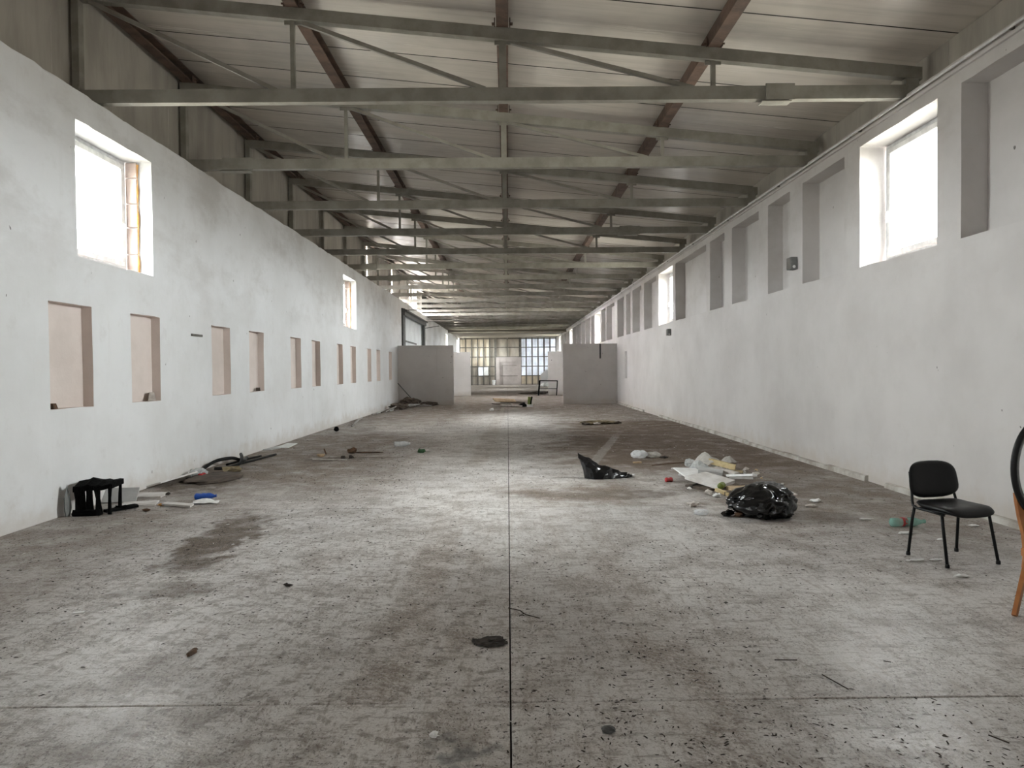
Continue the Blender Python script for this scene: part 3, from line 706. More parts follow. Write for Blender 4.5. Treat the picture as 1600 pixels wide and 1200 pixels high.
for sx in (-1, 1):
    x = sx * 0.222
    MB().tube([(x, 0.155, 0.43), (x * 1.02, 0.175, 0.33), (sx * 0.240, 0.207, 0.012)], 0.0125, 10).build('leg', 'tube', ch, smooth=True)
    MB().tube([(x, -0.13, 0.405), (x * 1.02, -0.145, 0.32), (sx * 0.240, -0.205, 0.012)], 0.0125, 10).build('leg', 'tube', ch, smooth=True)
    MB().tube([(x, -0.15, 0.405), (x, 0.0, 0.41), (x, 0.13, 0.412), (x, 0.175, 0.425), (x * .97, 0.192, 0.46), (x * .93, 0.205, 0.52), (x * .90, 0.240, 0.70)], 0.011, 10).build('side_frame', 'tube', ch, smooth=True)
    for yy in (0.207, -0.205): MB().lathe([(0.017, 0.0), (0.017, 0.02), (0.014, 0.03)], 10).build('foot_cap', 'tube', ch, (sx * 0.240, yy, 0))
for yy in (0.1, -0.1): MB().tube([(-0.222, yy, 0.408), (0.222, yy, 0.408)], 0.009, 8).build('cross_bar', 'tube', ch, smooth=True)

# ---- oval mirror on a wooden stand
mi = empty('standing_mirror', (3.50, 4.6, 0)); tag(mi, 'oval black-rimmed standing mirror on orange-brown wooden legs', 'mirror')
def ellipse(a, b, n=48, y=0.0): return [(a * math.cos(2 * math.pi * k / n), y, 0.925 + b * math.sin(2 * math.pi * k / n)) for k in range(n + 1)]
MB().tube(ellipse(0.208, 0.325), 0.018, 10).build('rim', 'tube', mi, smooth=True)
MB().tube(ellipse(0.184, 0.300, y=-0.006), 0.008, 8).build('inner_rim', 'box', mi, smooth=True)
e = ellipse(0.19, 0.306)[:-1]; n_ = len(e)
b = MB(); b.add([(x, -0.003, z) for x, y, z in e] + [(x, 0.004, z) for x, y, z in e], [tuple(range(n_)), tuple(range(n_, 2 * n_))[::-1]] + [(i, (i + 1) % n_, n_ + (i + 1) % n_, n_ + i) for i in range(n_)]); b.build('glass', 'mirror', mi)
for sx in (-1, 1):
    pts = [(0.186, 0.0, 0.760), (0.178, 0.0, 0.70), (0.160, 0.0, 0.60), (0.130, 0.0, 0.48), (0.118, 0.0, 0.36), (0.135, -0.01, 0.27)]
    pr_ = MB(); wds = [0.020, 0.052, 0.060, 0.056, 0.052, 0.048]
    vs_ = []; 
    for (x, y, z), wq in zip(pts, wds):
        for dx in (0, -wq):
            for dy in (0.005, 0.035): vs_.append((sx * -1 * -(x + dx) if sx > 0 else -(x + dx), y + dy, z))
    fs = [(0, 1, 3, 2), tuple(len(vs_) - 4 + q for q in (0, 2, 3, 1))]
    for i in range(len(pts) - 1):
        a = i * 4
        for p_, q_ in ((0, 1), (1, 3), (3, 2), (2, 0)): fs.append((a + p_, a + q_, a + 4 + q_, a + 4 + p_))
    pr_.add(vs_, fs); pr_.build('side_arm', 'wood', mi)
    MB().bar((sx * 0.112, 0.01, 0.30), (sx * 0.285, -0.125, 0.0), 0.026, 0.04).build('leg', 'wood', mi)
MB().bar((0.06, 0.03, 0.36), (0.10, 0.24, 0.0), 0.026, 0.04).build('leg', 'wood', mi)
MB().bar((-0.13, 0.02, 0.37), (0.13, 0.02, 0.37), 0.03, 0.05).build('cross_rail', 'wood', mi)

# ---- generic crumpled things
def crumple(name, mat, loc, dims, seed, label, cat, sub=3, amp=0.25, freq=2.0, group=None, rz=0.0, smooth=False, shape=None, parent=None):
    bm = bmesh.new(); bmesh.ops.create_icosphere(bm, subdivisions=sub, radius=1.0)
    off = Vector((seed * 7.3, seed * 3.1, seed * 1.7))
    for v in bm.verts:
        d = v.co.normalized()
        q = 1 - abs(noise.noise(d * freq + off)) * 2.2; q2 = 1 - abs(noise.noise(d * freq * 2.3 + off * 2)) * 2; q3 = noise.noise(d * freq * 5 + off)
        r_ = 1 + amp * (q - 0.5) + amp * 0.5 * (q2 - 0.5) + amp * 0.3 * q3
        p = d * r_
        if shape: p = shape(p)
        v.co = Vector((p.x * dims[0] / 2, p.y * dims[1] / 2, (p.z * 0.5 + 0.42) * dims[2]))
        if sub < 3:
            jq = 0.16 if sub == 2 else 0.10
            v.co += Vector((dims[0] * random.uniform(-jq, jq), dims[1] * random.uniform(-jq, jq), dims[2] * random.uniform(-jq, jq * 1.5)))
        if v.co.z < 0.0: v.co.z = 0.0 + 0.002 * random.random()
    me = bpy.data.meshes.new(name); bm.to_mesh(me); bm.free(); me.materials.append(M[mat])
    if smooth:
        for p in me.polygons: p.use_smooth = True
    o = bpy.data.objects.new(name, me); COL.objects.link(o); o.location = loc; o.rotation_euler = (0, 0, rz)
    if parent: o.parent = parent
    else: tag(o, label, cat, group)
    return o
def plank(name, mat, c, d, rz, label, cat, tilt=(0, 0), group=None, skew=0.0):
    b = MB(); hx, hy = d[0] / 2, d[1] / 2; rn = random.Random(hash(label) % 1000 if False else int(abs(c[0] * 131 + c[1] * 37)))
    poly = [(-hx + rn.uniform(-1, 1) * skew, -hy), (hx, -hy + rn.uniform(-1, 1) * skew), (hx + rn.uniform(-1, 1) * skew, hy), (-hx, hy + rn.uniform(-1, 1) * skew)]
    vs_ = [(x, y, 0) for x, y in poly] + [(x, y, d[2]) for x, y in poly]
    b.add(vs_, [(3, 2, 1, 0), (4, 5, 6, 7), (0, 1, 5, 4), (1, 2, 6, 5), (2, 3, 7, 6), (3, 0, 4, 7)])
    o = b.build(name, mat, None, c, (tilt[0], tilt[1], rz)); bpy.context.view_layer.update()
    zmin = min((o.matrix_basis @ v.co).z for v in o.data.vertices); o.location.z += c[2] - zmin
    return tag(o, label, cat, group)
def sheet(name, mat, c, d, amp, seed, label, cat, rz=0.0, peak=None, nn=9, group=None, sag=0.004):
    b = MB(); vs_ = []
    for i in range(nn):
        for j in range(nn):
            x, y = (i / (nn - 1) - .5) * d[0], (j / (nn - 1) - .5) * d[1]
            z = sag + amp * max(0, noise.noise(Vector((x * 7 + seed, y * 7, seed))) + 0.35)
            if peak:
                q = math.hypot((x - peak[0]) / peak[2], (y - peak[1]) / peak[3]); z += peak[4] * max(0, 1 - q) ** 0.8
            vs_.append((x + 0.03 * noise.noise(Vector((j * 1.3, seed, 1))), y + 0.03 * noise.noise(Vector((i * 1.3, seed, 4))), z))
    fs = [(i * nn + j, (i + 1) * nn + j, (i + 1) * nn + j + 1, i * nn + j + 1) for i in range(nn - 1) for j in range(nn - 1)]
    b.add(vs_, fs); o = b.build(name, mat, None, c, (0, 0, rz))
    m = o.modifiers.new('thickness', 'SOLIDIFY'); m.thickness = 0.002
    return tag(o, label, cat, group)
def bottle(name, mat, loc, rz, L, r, label, capmat='blue', band=None, bend=0.0, cat='bottle'):
    e_ = empty(name, loc, rz); tag(e_, label, cat)
    m = Matrix.Translation((0, 0, r)) @ Matrix.Rotation(R(90), 4, 'Y')
    p = [(r * 0.6, -L / 2), (r * 0.95, -L / 2 + 0.012), (r, -L * 0.40), (r * 0.90, -L * 0.2), (r, -L * 0.12), (r * 0.92, L * 0.02), (r, L * 0.1), (r * 0.9, L * 0.22), (r * 0.55, L * 0.36), (r * 0.36, L * 0.43), (r * 0.36, L * 0.46)]
    o = MB().lathe(p, 14, m).build('body', mat, e_, smooth=True)
    for v in o.data.vertices:
        q = noise.noise(v.co * 22 + Vector((L * 50, 0, 0))); v.co.z = max(0.001, v.co.z * (1 - 0.14 * max(0, q + .3))); v.co.y += 0.006 * q
    MB().lathe([(r * 0.42, L * 0.455), (r * 0.42, L * 0.50)], 12, m).build('cap', capmat, e_)
    if band: MB().lathe([(r * 0.955, -L * 0.19), (r * 1.01, -L * 0.13), (r * 0.97, -L * 0.06)], 14, m).build('label_band', band, e_, smooth=True)
    return e_

# black bin bag, torn bin bag
def bagshape(p):
    z = p.z; k = 1.0 + 0.12 * max(0, -z)
    return Vector((p.x * k + 0.18 * max(0, z) * 0.8, p.y * k, z))
def folded_bag(name, loc, dims, seed, label):
    bm = bmesh.new(); bmesh.ops.create_icosphere(bm, subdivisions=5, radius=1.0); off = Vector((seed, seed * 2, seed * 3))
    for v in bm.verts:
        d = v.co.normalized(); an = math.atan2(d.y, d.x)
        w_ = Vector((noise.noise(d * 1.1 + off), noise.noise(d * 1.1 + off * 2), noise.noise(d * 1.1 + off * 3))) * 0.55
        q = d + w_
        r1 = 1 - abs(noise.noise(Vector((q.x * 1.3, q.y * 1.3, q.z * 1.1)) + off)) * 2.4
        r2 = 1 - abs(noise.noise(Vector((q.x * 3.0, q.y * 3.0, q.z * 1.4)) + off * 1.7)) * 2.4
        r3 = 1 - abs(noise.noise(Vector((q.x * 6.5, q.y * 6.5, q.z * 3.5)) + off * 2.3)) * 2.4
        r_ = 0.94 + 0.15 * (r1 - .4) + 0.10 * (r2 - .4) * (1.2 - 0.5 * d.z) + 0.035 * (r3 - .4)
        p = d * r_; k = 1 + 0.10 * max(0, -p.z)
        z = (p.z * 0.5 + 0.40) * dims[2] * 1.12 * (1 + 0.10 * p.x)
        v.co = Vector((p.x * k * dims[0] / 2, p.y * k * dims[1] / 2, max(z, 0.001 + 0.004 * abs(r3))))
    me = bpy.data.meshes.new(name); bm.to_mesh(me); bm.free(); me.materials.append(M['bag'])
    for p in me.polygons: p.use_smooth = True
    o = bpy.data.objects.new(name, me); COL.objects.link(o); o.location = loc; return tag(o, label, 'bin bag')
bg_ = folded_bag('bin_bag', (2.72, 7.62, 0), (0.70, 0.70, 0.35), 4.4, 'full black plastic bin bag slumped beside the rubbish heap')
for q in range(0):
    an = 2.2 + 0.5 * q; crumple('fold', 'bag', (0.28 * math.cos(an), 0.28 * math.sin(an), 0.02), (0.26, 0.15, 0.20 - 0.025 * q), 20 + q, None, None, 3, 0.35, 2.5, rz=an, parent=bg_)
crumple('tail', 'bag', (-0.36, -0.02, 0.0), (0.14, 0.10, 0.07), 31, None, None, 2, 0.4, 2.5, rz=0.4, parent=bg_)
tb = MB(); nn = 16; nk = 14; vs_ = []
for i in range(nn):
    u = i / (nn - 1); hgt = 0.29 * (1 - u) ** 1.5 + 0.075 + 0.05 * noise.noise(Vector((u * 6, 1, 1))); x = -0.32 + 0.62 * u
    wdt = 0.035 + 0.10 * math.sin(math.pi * min(1, u * 1.1) ** 0.7) 
    for k in range(nk):
        an = math.pi * k / (nk - 1)
        lean = -0.10 * (1 - u) ** 2 * math.sin(an)
        q = noise.noise(Vector((u * 7, k * 0.9, 3))) * 0.03 + noise.noise(Vector((u * 15, k * 1.7, 9))) * 0.018
        vs_.append((x + lean + q * 0.7, -math.cos(an) * wdt * (1.3 - 0.6 * math.sin(an)) + q, max(0.003, hgt * max(0.0, math.sin(an)) ** 0.8 + q * 0.7 * math.sin(an))))
fs = [(i * nk + k, (i + 1) * nk + k, (i + 1) * nk + k + 1, i * nk + k + 1) for i in range(nn - 1) for k in range(nk - 1)]
fs += [tuple(range(nk))[::-1], tuple((nn - 1) * nk + k for k in range(nk))]
tb.add(vs_, fs); tbo = tb.build('bin_bag', 'bag', None, (1.43, 10.36, 0)); tag(tbo, 'torn black plastic bin bag with one corner standing upright', 'bin bag')
crumple('knot', 'bag', (0.33, 0.0, 0), (0.10, 0.07, 0.05), 8, None, None, 2, 0.4, 3, parent=tbo)
crumple('paper_scrap', 'paper', (1.83, 10.40, 0), (0.05, 0.05, 0.05), 9, 'white paper scrap at the tail of the torn bin bag', 'paper', 2)
crumple('plastic_bag', 'whitebag', (2.33, 12.62, 0), (0.29, 0.22, 0.15), 11, 'crumpled milky white plastic bag on the muddy floor', 'plastic bag', 3, 0.3)
crumple('plastic_bag', 'cloudy', (2.60, 12.68, 0), (0.25, 0.2, 0.11), 12, 'see-through crumpled plastic bag next to a milky white bag', 'plastic bag', 3, 0.25)
crumple('debris_clump', 'grit', (2.76, 12.56, 0), (0.14, 0.08, 0.035), 13, 'flat black scrap beside the see-through bag', 'debris', 2, 0.3)
plank('cardboard_scrap', 'tan', (2.17, 11.95, 0.0), (0.14, 0.07, 0.02), 0.1, 'thin pale cardboard scrap near the white plastic bags', 'cardboard', (0.05, 0), skew=.02)
def can(loc, rz, mat, label, L=0.10, r=0.034):
    e_ = empty('drink_can', loc, rz); tag(e_, label, 'can'); m = Matrix.Translation((0, 0, r * 0.9)) @ Matrix.Rotation(R(90), 4, 'Y')
    o = MB().lathe([(r * 0.8, -L / 2), (r, -L * .42), (r * 0.92, -L * .2), (r * 0.7, 0.0), (r * 0.95, L * .2), (r, L * .42), (r * 0.8, L / 2)], 14, m).build('body', mat, e_, smooth=True)
    for v in o.data.vertices: v.co += Vector((0, 0.008, 0.004)) * noise.noise(v.co * 30)
    MB().lathe([(r * 0.78, L * 0.5), (r * 0.74, L * 0.5 + 0.004)], 14, m).build('lid', 'galv', e_)
can((2.25, 9.94, 0), 0.25, 'red', 'crushed red drink can beside the rubbish heap')

# ---- rubbish heap
HG = 'pieces of the rubbish heap'
plank('broken_board', 'board', (2.72, 9.46, 0.02), (0.46, 0.50, 0.045), R(38), 'large pale broken board tilted on the rubbish heap', 'board', (R(9), R(-3)), HG, 0.07)
plank('broken_board', 'darkboard', (2.66, 9.42, 0.0), (0.40, 0.38, 0.03), R(30), 'dark wooden board beneath the large pale board', 'board', (0, 0), HG, 0.05)
plank('broken_board', 'paper', (2.58, 10.02, 0.06), (0.34, 0.36, 0.02), R(20), 'clean white board piece at the edge of the rubbish heap', 'board', (R(12), R(4)), HG, 0.04)
plank('broken_board', 'greyboard', (2.86, 10.05, 0.07), (0.32, 0.16, 0.05), R(-12), 'grey slab fragment behind the large pale board', 'board', (R(8), R(6)), HG, 0.04)
plank('broken_board', 'rubble', (3.12, 10.15, 0.05), (0.14, 0.42, 0.06), R(32), 'long plaster fragment lying across the rubbish heap', 'board', (R(6), 0), HG, 0.03)
plank('metal_strip', 'white', (3.20, 9.72, 0.06), (0.10, 0.44, 0.03), R(34), 'white metal strip leaning across the rubbish heap', 'strip', (R(-8), R(10)), HG)
plank('metal_strip', 'pipe', (3.18, 9.62, 0.06), (0.05, 0.42, 0.03), R(30), 'blue-grey metal strip beside the white strip', 'strip', (R(-6), 0), HG)
plank('foam_strip', 'yellow', (3.24, 10.75, 0.06), (0.10, 0.46, 0.08), R(42), 'yellow foam strip at the back of the rubbish heap', 'foam', (R(8), R(5)), HG, 0.03)
plank('foam_strip', 'straw', (3.32, 10.55, 0.01), (0.08, 0.40, 0.06), R(48), 'mossy yellow-brown strip below the yellow foam strip', 'foam', (0, R(10)), HG, 0.03)
plank('foam_block', 'yellow', (2.68, 8.86, 0.0), (0.17, 0.06, 0.04), R(-40), 'pale yellow sponge block beside the full bin bag', 'foam', (0, R(14)), HG, 0.015)
plank('wood_block', 'tan', (2.93, 8.98, 0.01), (0.26, 0.18, 0.06), R(8), 'brown wooden block between green bottle and bin bag', 'wood', (R(4), 0), HG, 0.02)
plank('wood_block', 'darkboard', (2.84, 8.86, 0.0), (0.30, 0.10, 0.05), R(4), 'dark brown batten before the brown wooden block', 'wood', (0, 0), HG, 0.02)
bottle('green_bottle', 'green', (2.745, 9.10, 0.045), R(62), 0.24, 0.042, 'olive green bottle lying against the pale board', 'green')
sheet('plastic_film', 'cloudy', (3.06, 10.95, 0.02), (0.42, 0.30), 0.10, 2, 'cloudy plastic film standing up behind the rubbish heap', 'plastic film', 0.2, (0.02, 0.0, 0.24, 0.2, 0.24), 11)
sheet('plastic_film', 'clear', (2.86, 10.55, 0.02), (0.36, 0.30), 0.10, 5, 'clear plastic film draped over the heap by the film peak', 'plastic film', -0.3, (0.0, 0.0, 0.2, 0.2, 0.15), 10)
crumple('plastic_cup', 'clear', (2.86, 11.15, 0.04), (0.17, 0.15, 0.14), 14, 'crumpled clear plastic cup beside the standing film', 'cup', 3, 0.25)
sheet('plastic_film', 'cloudy', (3.70, 11.85, 0), (0.24, 0.18), 0.04, 8, 'small hump of cloudy film alone on brown mud', 'plastic film', 0.1, (0, 0, .12, .1, .1), 9)
rb = random.Random(4)
occ = [(2.72, 9.46, .31), (2.58, 10.02, .22), (2.86, 10.05, .17), (3.12, 10.15, .16), (3.20, 9.72, .2), (3.26, 10.7, .2), (2.88, 8.95, .17), (2.69, 8.86, .1), (3.06, 10.95, .2), (2.86, 10.55, .17), (2.86, 11.15, .1), (2.72, 7.62, .42), (2.57, 8.72, .06), (2.46, 9.44, .1)]
nl = 0; tries = 0
while nl < 42 and tries < 4000:
    tries += 1
    y = 8.75 + rb.random() * 2.5; x = 2.3 + rb.random() * 1.35 + 0.12 * (y - 9)
    s_ = rb.choice((0.03, 0.04, 0.05, 0.06, 0.08, 0.10))
    if any(math.hypot(x - a, y - b_) < r_ + s_ * 0.75 for a, b_, r_ in occ): continue
    if rb.random() > math.exp(-((x - 2.95 - .1 * (y - 9.7)) / 0.5) ** 2): continue
    occ.append((x, y, s_ * 0.75)); nl += 1
    crumple('rubble_piece', rb.choice(['rubble', 'board', 'paper', 'rubble', 'tan', 'darkboard']), (x, y, 0.0), (s_ * 1.5, s_, s_ * 0.7), 40 + nl, 'small broken lump of plaster or wood in the rubbish heap', 'rubble', 1, 0.35, 2.2, 'lumps in the rubbish heap', rb.random() * 6)
for i, (a, b_) in enumerate((((2.35, 9.32, 0.01), (2.57, 9.55, 0.05)), ((2.40, 9.5, 0.01), (2.72, 9.62, 0.06)))):
    o = MB().tube([a, b_], 0.011, 6).build('steel_rod', 'darksteel'); tag(o, ('thin dark rod poking out of the heap toward the camera side', 'second thin dark rod under the white board edge')[i].replace(' toward the camera side', ' at its lower corner'), 'rod')
o = MB().tube([(2.35, 11.6, .006), (2.6, 11.75, .006), (2.95, 11.9, .008)], 0.007, 6).build('stick', 'brown'); tag(o, 'thin brown stick on mud behind the red can', 'stick')
crumple('paper_scrap', 'paper', (2.57, 8.72, 0), (0.10, 0.07, 0.05), 61, 'white paper ball in front of the rubbish heap', 'paper', 2, .35)
crumple('paper_scrap', 'rubble', (2.12, 8.14, 0), (0.13, 0.09, 0.06), 62, 'dirty paper wad with black edge on bare concrete', 'paper', 2, .4)
crumple('plastic_cup', 'whitebag', (2.09, 7.68, 0), (0.16, 0.09, 0.07), 63, 'squashed white plastic cup in front of the full bin bag', 'cup', 3, .2)
crumple('debris_clump', 'brown', (2.46, 7.55, 0), (0.10, 0.08, 0.05), 64, 'rusty brown lump tucked under the bin bag edge', 'debris', 2, .3)
crumple('plastic_bottle', 'teal', (3.22, 8.12, 0), (0.12, 0.14, 0.13), 65, 'crushed teal bottle behind the full bin bag', 'bottle', 3, .2)
crumple('debris_clump', 'red', (3.12, 8.15, 0), (0.06, 0.06, 0.12), 66, 'small red wrapper behind the full bin bag', 'wrapper', 2, .3)
crumple('paper_scrap', 'rubble', (3.45, 8.05, 0), (0.12, 0.08, 0.04), 67, 'grey paper crumple beside the teal crushed bottle', 'paper', 2, .4)
crumple('paper_scrap', 'paper', (3.62, 8.35, 0), (0.12, 0.09, 0.04), 68, 'white paper crumple out past the teal crushed bottle', 'paper', 2, .4)

# ---- bottle and litter by the chair
bottle('plastic_bottle', 'teal', (3.975, 7.03, 0), R(4), 0.36, 0.046, 'teal plastic bottle with red label lying behind the black chair', 'teal', 'red')
for i, (x, y, sx, sy, lab) in enumerate(((3.72, 7.35, .14, .05, 'folded white paper strip behind the teal bottle'), (3.78, 6.72, .12, .05, 'torn white wrapper in front of the teal bottle'), (4.62, 7.0, .08, .07, 'small white paper ball by the kerb'), (3.33, 5.77, .12, .035, 'silver foil wrapper strip beside the chair leg'), (3.50, 5.78, .09, .03, 'white paper strip between the chair legs'), (3.42, 5.33, .10, .05, 'thin paper flake in front of the chair'), (3.95, 6.45, .05, .04, 'tiny white crumb ball behind the chair leg'))):
    crumple('paper_scrap', 'paper', (x, y, 0), (sx, sy, 0.018), 70 + i, lab, 'paper', 2, .45)

# ---- left side: melted stool, boards, hose
st = empty('melted_stool', (-4.70, 8.14, 0), R(8)); tag(st, 'charred black melted plastic stool against the pink-niched wall', 'stool')
def rag(pts, r, nm, n_=8):
    o = MB().tube(pts, r, n_).build(nm, 'char', st)
    for v in o.data.vertices: v.co += Vector((noise.noise(v.co * 25), noise.noise(v.co * 25 + Vector((9, 0, 0))), noise.noise(v.co * 25 + Vector((0, 9, 0))))) * 0.012
    return o
b = MB(); nx = 12; vs_ = []
for i in range(nx):
    u = i / (nx - 1); x = -0.20 + 0.41 * u; q = 0.02 * noise.noise(Vector((u * 9, 0, 2))); hump = 0.035 * math.exp(-((u - .33) / .12) ** 2)
    for (yy, zz) in ((-0.17, 0.295 + q - 0.03 * (1 - u)), (-0.17, 0.345 + q + hump * .6 - 0.03 * (1 - u)), (0.0, 0.37 + q + hump), (0.17, 0.36 + q), (0.17, 0.30 + q)): vs_.append((x, yy + 0.02 * noise.noise(Vector((u * 11, yy * 9, 1))), zz))
fs = [(i * 5 + k, (i + 1) * 5 + k, (i + 1) * 5 + (k + 1) % 5, i * 5 + (k + 1) % 5) for i in range(nx - 1) for k in range(5)] + [(4, 3, 2, 1, 0), tuple((nx - 1) * 5 + k for k in range(5))]
b.add(vs_, fs); b.build('seat', 'char', st)
for (xa, xb, yy, ra) in ((-0.165, -0.145, -0.15, 0.040), (-0.11, -0.10, -0.15, 0.034), (-0.02, -0.01, -0.16, 0.026), (0.045, 0.06, -0.15, 0.034), (0.185, 0.175, -0.15, 0.020), (0.18, 0.17, 0.15, 0.02), (-0.17, -0.17, 0.15, 0.03)):
    rag([(xa, yy, 0.33), ((xa + xb) / 2, yy, 0.18), (xb, yy, 0.005)], [ra, ra * 0.8, ra * 1.1], 'leg')
rag([(-0.20, -0.16, 0.02), (0.0, -0.17, 0.03), (0.08, -0.16, 0.03)], 0.042, 'foot_rail')
rag([(0.05, -0.16, 0.06), (0.06, -0.16, 0.012)], 0.05, 'drip')
crumple('rag', 'box', (-4.925, 7.93, 0), (0.05, 0.10, 0.33), 81, 'grey rag strip hanging between stool and wall', 'rag', 2, .15)
for i, (a, b_, lab) in enumerate((((-4.62, 8.12), (-4.42, 8.44), 'long charred plank strip lying beside the stool'), ((-4.58, 8.28), (-4.45, 8.48), 'short charred strip behind the long charred strip'))):
    o = MB().bar((*a, 0.02), (*b_, 0.018), 0.07, 0.03).build('charred_strip', 'char'); tag(o, lab, 'charred strip')
crumple('debris_clump', 'char', (-4.52, 8.30, 0), (0.16, 0.12, 0.05), 82, 'melted black puddle lump beside the stool', 'debris', 2, .3)
BG = 'loose boards along the left wall'
plank('loose_board', 'greyboard', (-4.80, 8.72, 0.0), (0.42, 0.022, 0.20), R(4), 'scratched grey board propped upright behind the melted stool', 'board', (R(-38), 0), BG)
plank('loose_board', 'board', (-4.70, 9.22, 0.0), (0.50, 0.34, 0.02), R(3), 'long white board lying flat nearest the wall', 'board', (0, 0), BG, 0.03)
plank('loose_board', 'board', (-4.48, 8.62, 0.0), (0.40, 0.30, 0.02), R(14), 'white flecked board lying flat in front of another', 'board', (0, 0), BG, 0.04)
plank('loose_board', 'board', (-4.87, 10.32, 0.01), (0.22, 1.05, 0.022), R(-3), 'narrow whitewashed plank leaning low along the wall base', 'board', (0, R(-16)), BG, 0.02)
plank('loose_board', 'board', (-3.93, 8.46, 0.0), (0.36, 0.09, 0.022), R(-10), 'small white batten with dark edge near the paper', 'board', (R(5), R(3)), BG, 0.02)
sheet('paper_sheet', 'paper', (-3.70, 8.66, 0), (0.30, 0.16), 0.03, 3, 'folded white paper sheet before the blue bottle', 'paper', 0.2, (-0.02, 0.02, .12, .1, .05), 7)
crumple('debris_clump', 'foam', (-4.16, 8.50, 0), (0.07, 0.06, 0.035), 84, 'orange foam crumb at the end of the white batten', 'debris', 2, .3)
crumple('debris_clump', 'brown', (-4.18, 8.18, 0), (0.08, 0.06, 0.035), 85, 'brown crumb on concrete in front of the white boards', 'debris', 2, .3)
crumple('debris_clump', 'grit', (-4.44, 9.25, 0), (0.05, 0.05, 0.04), 86, 'dark pebble at the corner of a flat white board', 'debris', 2, .3)
bottle('blue_bottle', 'blue', (-3.80, 8.90, 0), R(10), 0.26, 0.044, 'bright blue plastic bottle lying on its side', 'blue')
can((-4.66, 10.8, 0), R(80), 'red', 'red drink can among litter by the black hoses', 0.13, 0.035)
crumple('plastic_bag', 'clear', (-4.78, 10.95, 0), (0.24, 0.3, 0.13), 87, 'clear plastic wrap crumpled by the wall near red can', 'plastic bag', 3, .3)
crumple('debris_clump', 'straw', (-4.42, 11.4, 0), (0.3, 0.3, 0.08), 88, 'yellowish straw clump before the black hoses', 'debris', 2, .4)
crumple('dirt_heap', 'darkboard', (-4.45, 10.65, -0.01), (0.75, 1.1, 0.06), 89, 'low spread heap of dark earth near the black hoses', 'dirt', 3, .3, 2.5, smooth=True)
HL = ['black flexible hose looping up highest near the red can', 'black hose curving in front of the looped hose', 'straight black hose end running on along the wall', 'black hose end lying furthest out from the wall']
for i, pts in enumerate(([(-4.94, 11.45, .03), (-4.86, 11.8, .12), (-4.70, 12.1, .13), (-4.62, 12.35, .05), (-4.75, 12.9, .04)], [(-4.80, 11.6, .02), (-4.58, 11.65, .03), (-4.48, 11.85, .07), (-4.58, 12.2, .13), (-4.80, 12.75, .12)], [(-4.80, 12.1, .02), (-4.72, 12.6, .03), (-4.60, 13.2, .03)], [(-4.62, 12.0, .02), (-4.52, 12.7, .025), (-4.42, 13.5, .025)])):
    P_ = [Vector(p) for p in pts]; sm_ = []
    for k in range(len(P_) - 1):
        p0, p1, p2, p3 = P_[max(k - 1, 0)], P_[k], P_[k + 1], P_[min(k + 2, len(P_) - 1)]
        for t_ in range(6):
            t = t_ / 6; sm_.append(0.5 * ((2 * p1) + (p2 - p0) * t + (2 * p0 - 5 * p1 + 4 * p2 - p3) * t * t + (3 * p1 - p0 - 3 * p2 + p3) * t ** 3))
    sm_.append(P_[-1])
    o = MB().tube(sm_, 0.028 if i < 2 else 0.02, 8).build('flexible_hose', 'hose', smooth=True); tag(o, HL[i], 'hose', 'black hoses by the left wall')
plank('loose_board', 'paper', (-4.66, 15.0, 0.0), (0.26, 0.42, 0.012), R(-14), 'bright white sheet of board tilted at the wall base', 'board', (R(7), 0), BG, .03)
plank('loose_board', 'greyboard', (-4.86, 14.75, 0.0), (0.20, 0.60, 0.012), R(-8), 'greyer board lying beside the bright white sheet', 'board', (0, 0), BG, .03)

# ---- middle floor litter
b = empty('tin_can', (-3.50, 13.25, 0), 0.4); tag(b, 'opened tan tin with rusty lid standing up', 'tin')
MB().lathe([(0.05, 0), (0.075, 0.03), (0.078, 0.05)], 12).build('tray', 'tan', b); MB().tube([(0.07, 0.0, 0.09), (0.085, 0.0, 0.095)], 0.06, 12).build('lid', 'brown', b)
crumple('debris_clump', 'brown', (-3.02, 13.75, 0), (0.18, 0.14, 0.11), 90, 'dark brown rusty lump with spilt trail', 'debris', 2, .4)
crumple('debris_clump', 'brown', (-2.72, 13.8, 0), (0.55, 0.12, 0.025), 91, 'thin brown trail beside the rusty lump', 'debris', 3, .4)
o = MB().bar((-3.52, 12.78, 0.012), (-2.88, 12.64, 0.012), 0.03, 0.012).build('stick', 'rubble'); tag(o, 'pale thin stick lying near the opened tin', 'stick')
for i, (x, y) in enumerate(((-3.02, 12.95), (-2.86, 12.93))): crumple('debris_clump', 'grit', (x, y, 0), (0.09, 0.07, 0.06), 92 + i, 'small black crumpled knot at the end of the pale stick', 'debris', 2, .4, 2, 'black knots by the pale stick')
o = MB().lathe([(0.02, 0), (0.06, 0.02), (0.07, 0.06), (0.05, 0.11), (0.02, 0.125)], 12).build('ball', 'char', None, (-4.54, 18.78, 0), smooth=True); tag(o, 'small black ball alone near the pink-niched wall', 'ball')
bottle('plastic_bottle', 'clear', (-2.23, 14.9, 0), R(15), 0.34, 0.06, 'clear crushed plastic bottle on dusty floor', 'white')
crumple('debris_clump', 'darkgreen', (-1.68, 13.7, 0), (0.14, 0.10, 0.08), 95, 'dark green crumpled scrap near the clear bottle', 'debris', 2, .4)
crumple('debris_clump', 'rubble', (-1.58, 13.95, 0), (0.12, 0.06, 0.04), 96, 'grey flake lying beside the dark green scrap', 'debris', 2, .4)
crumple('debris_clump', 'straw', (2.60, 20.6, 0), (1.0, 0.5, 0.10), 97, 'spread heap of straw and rags in mid hall', 'debris', 3, .5, 3.5)
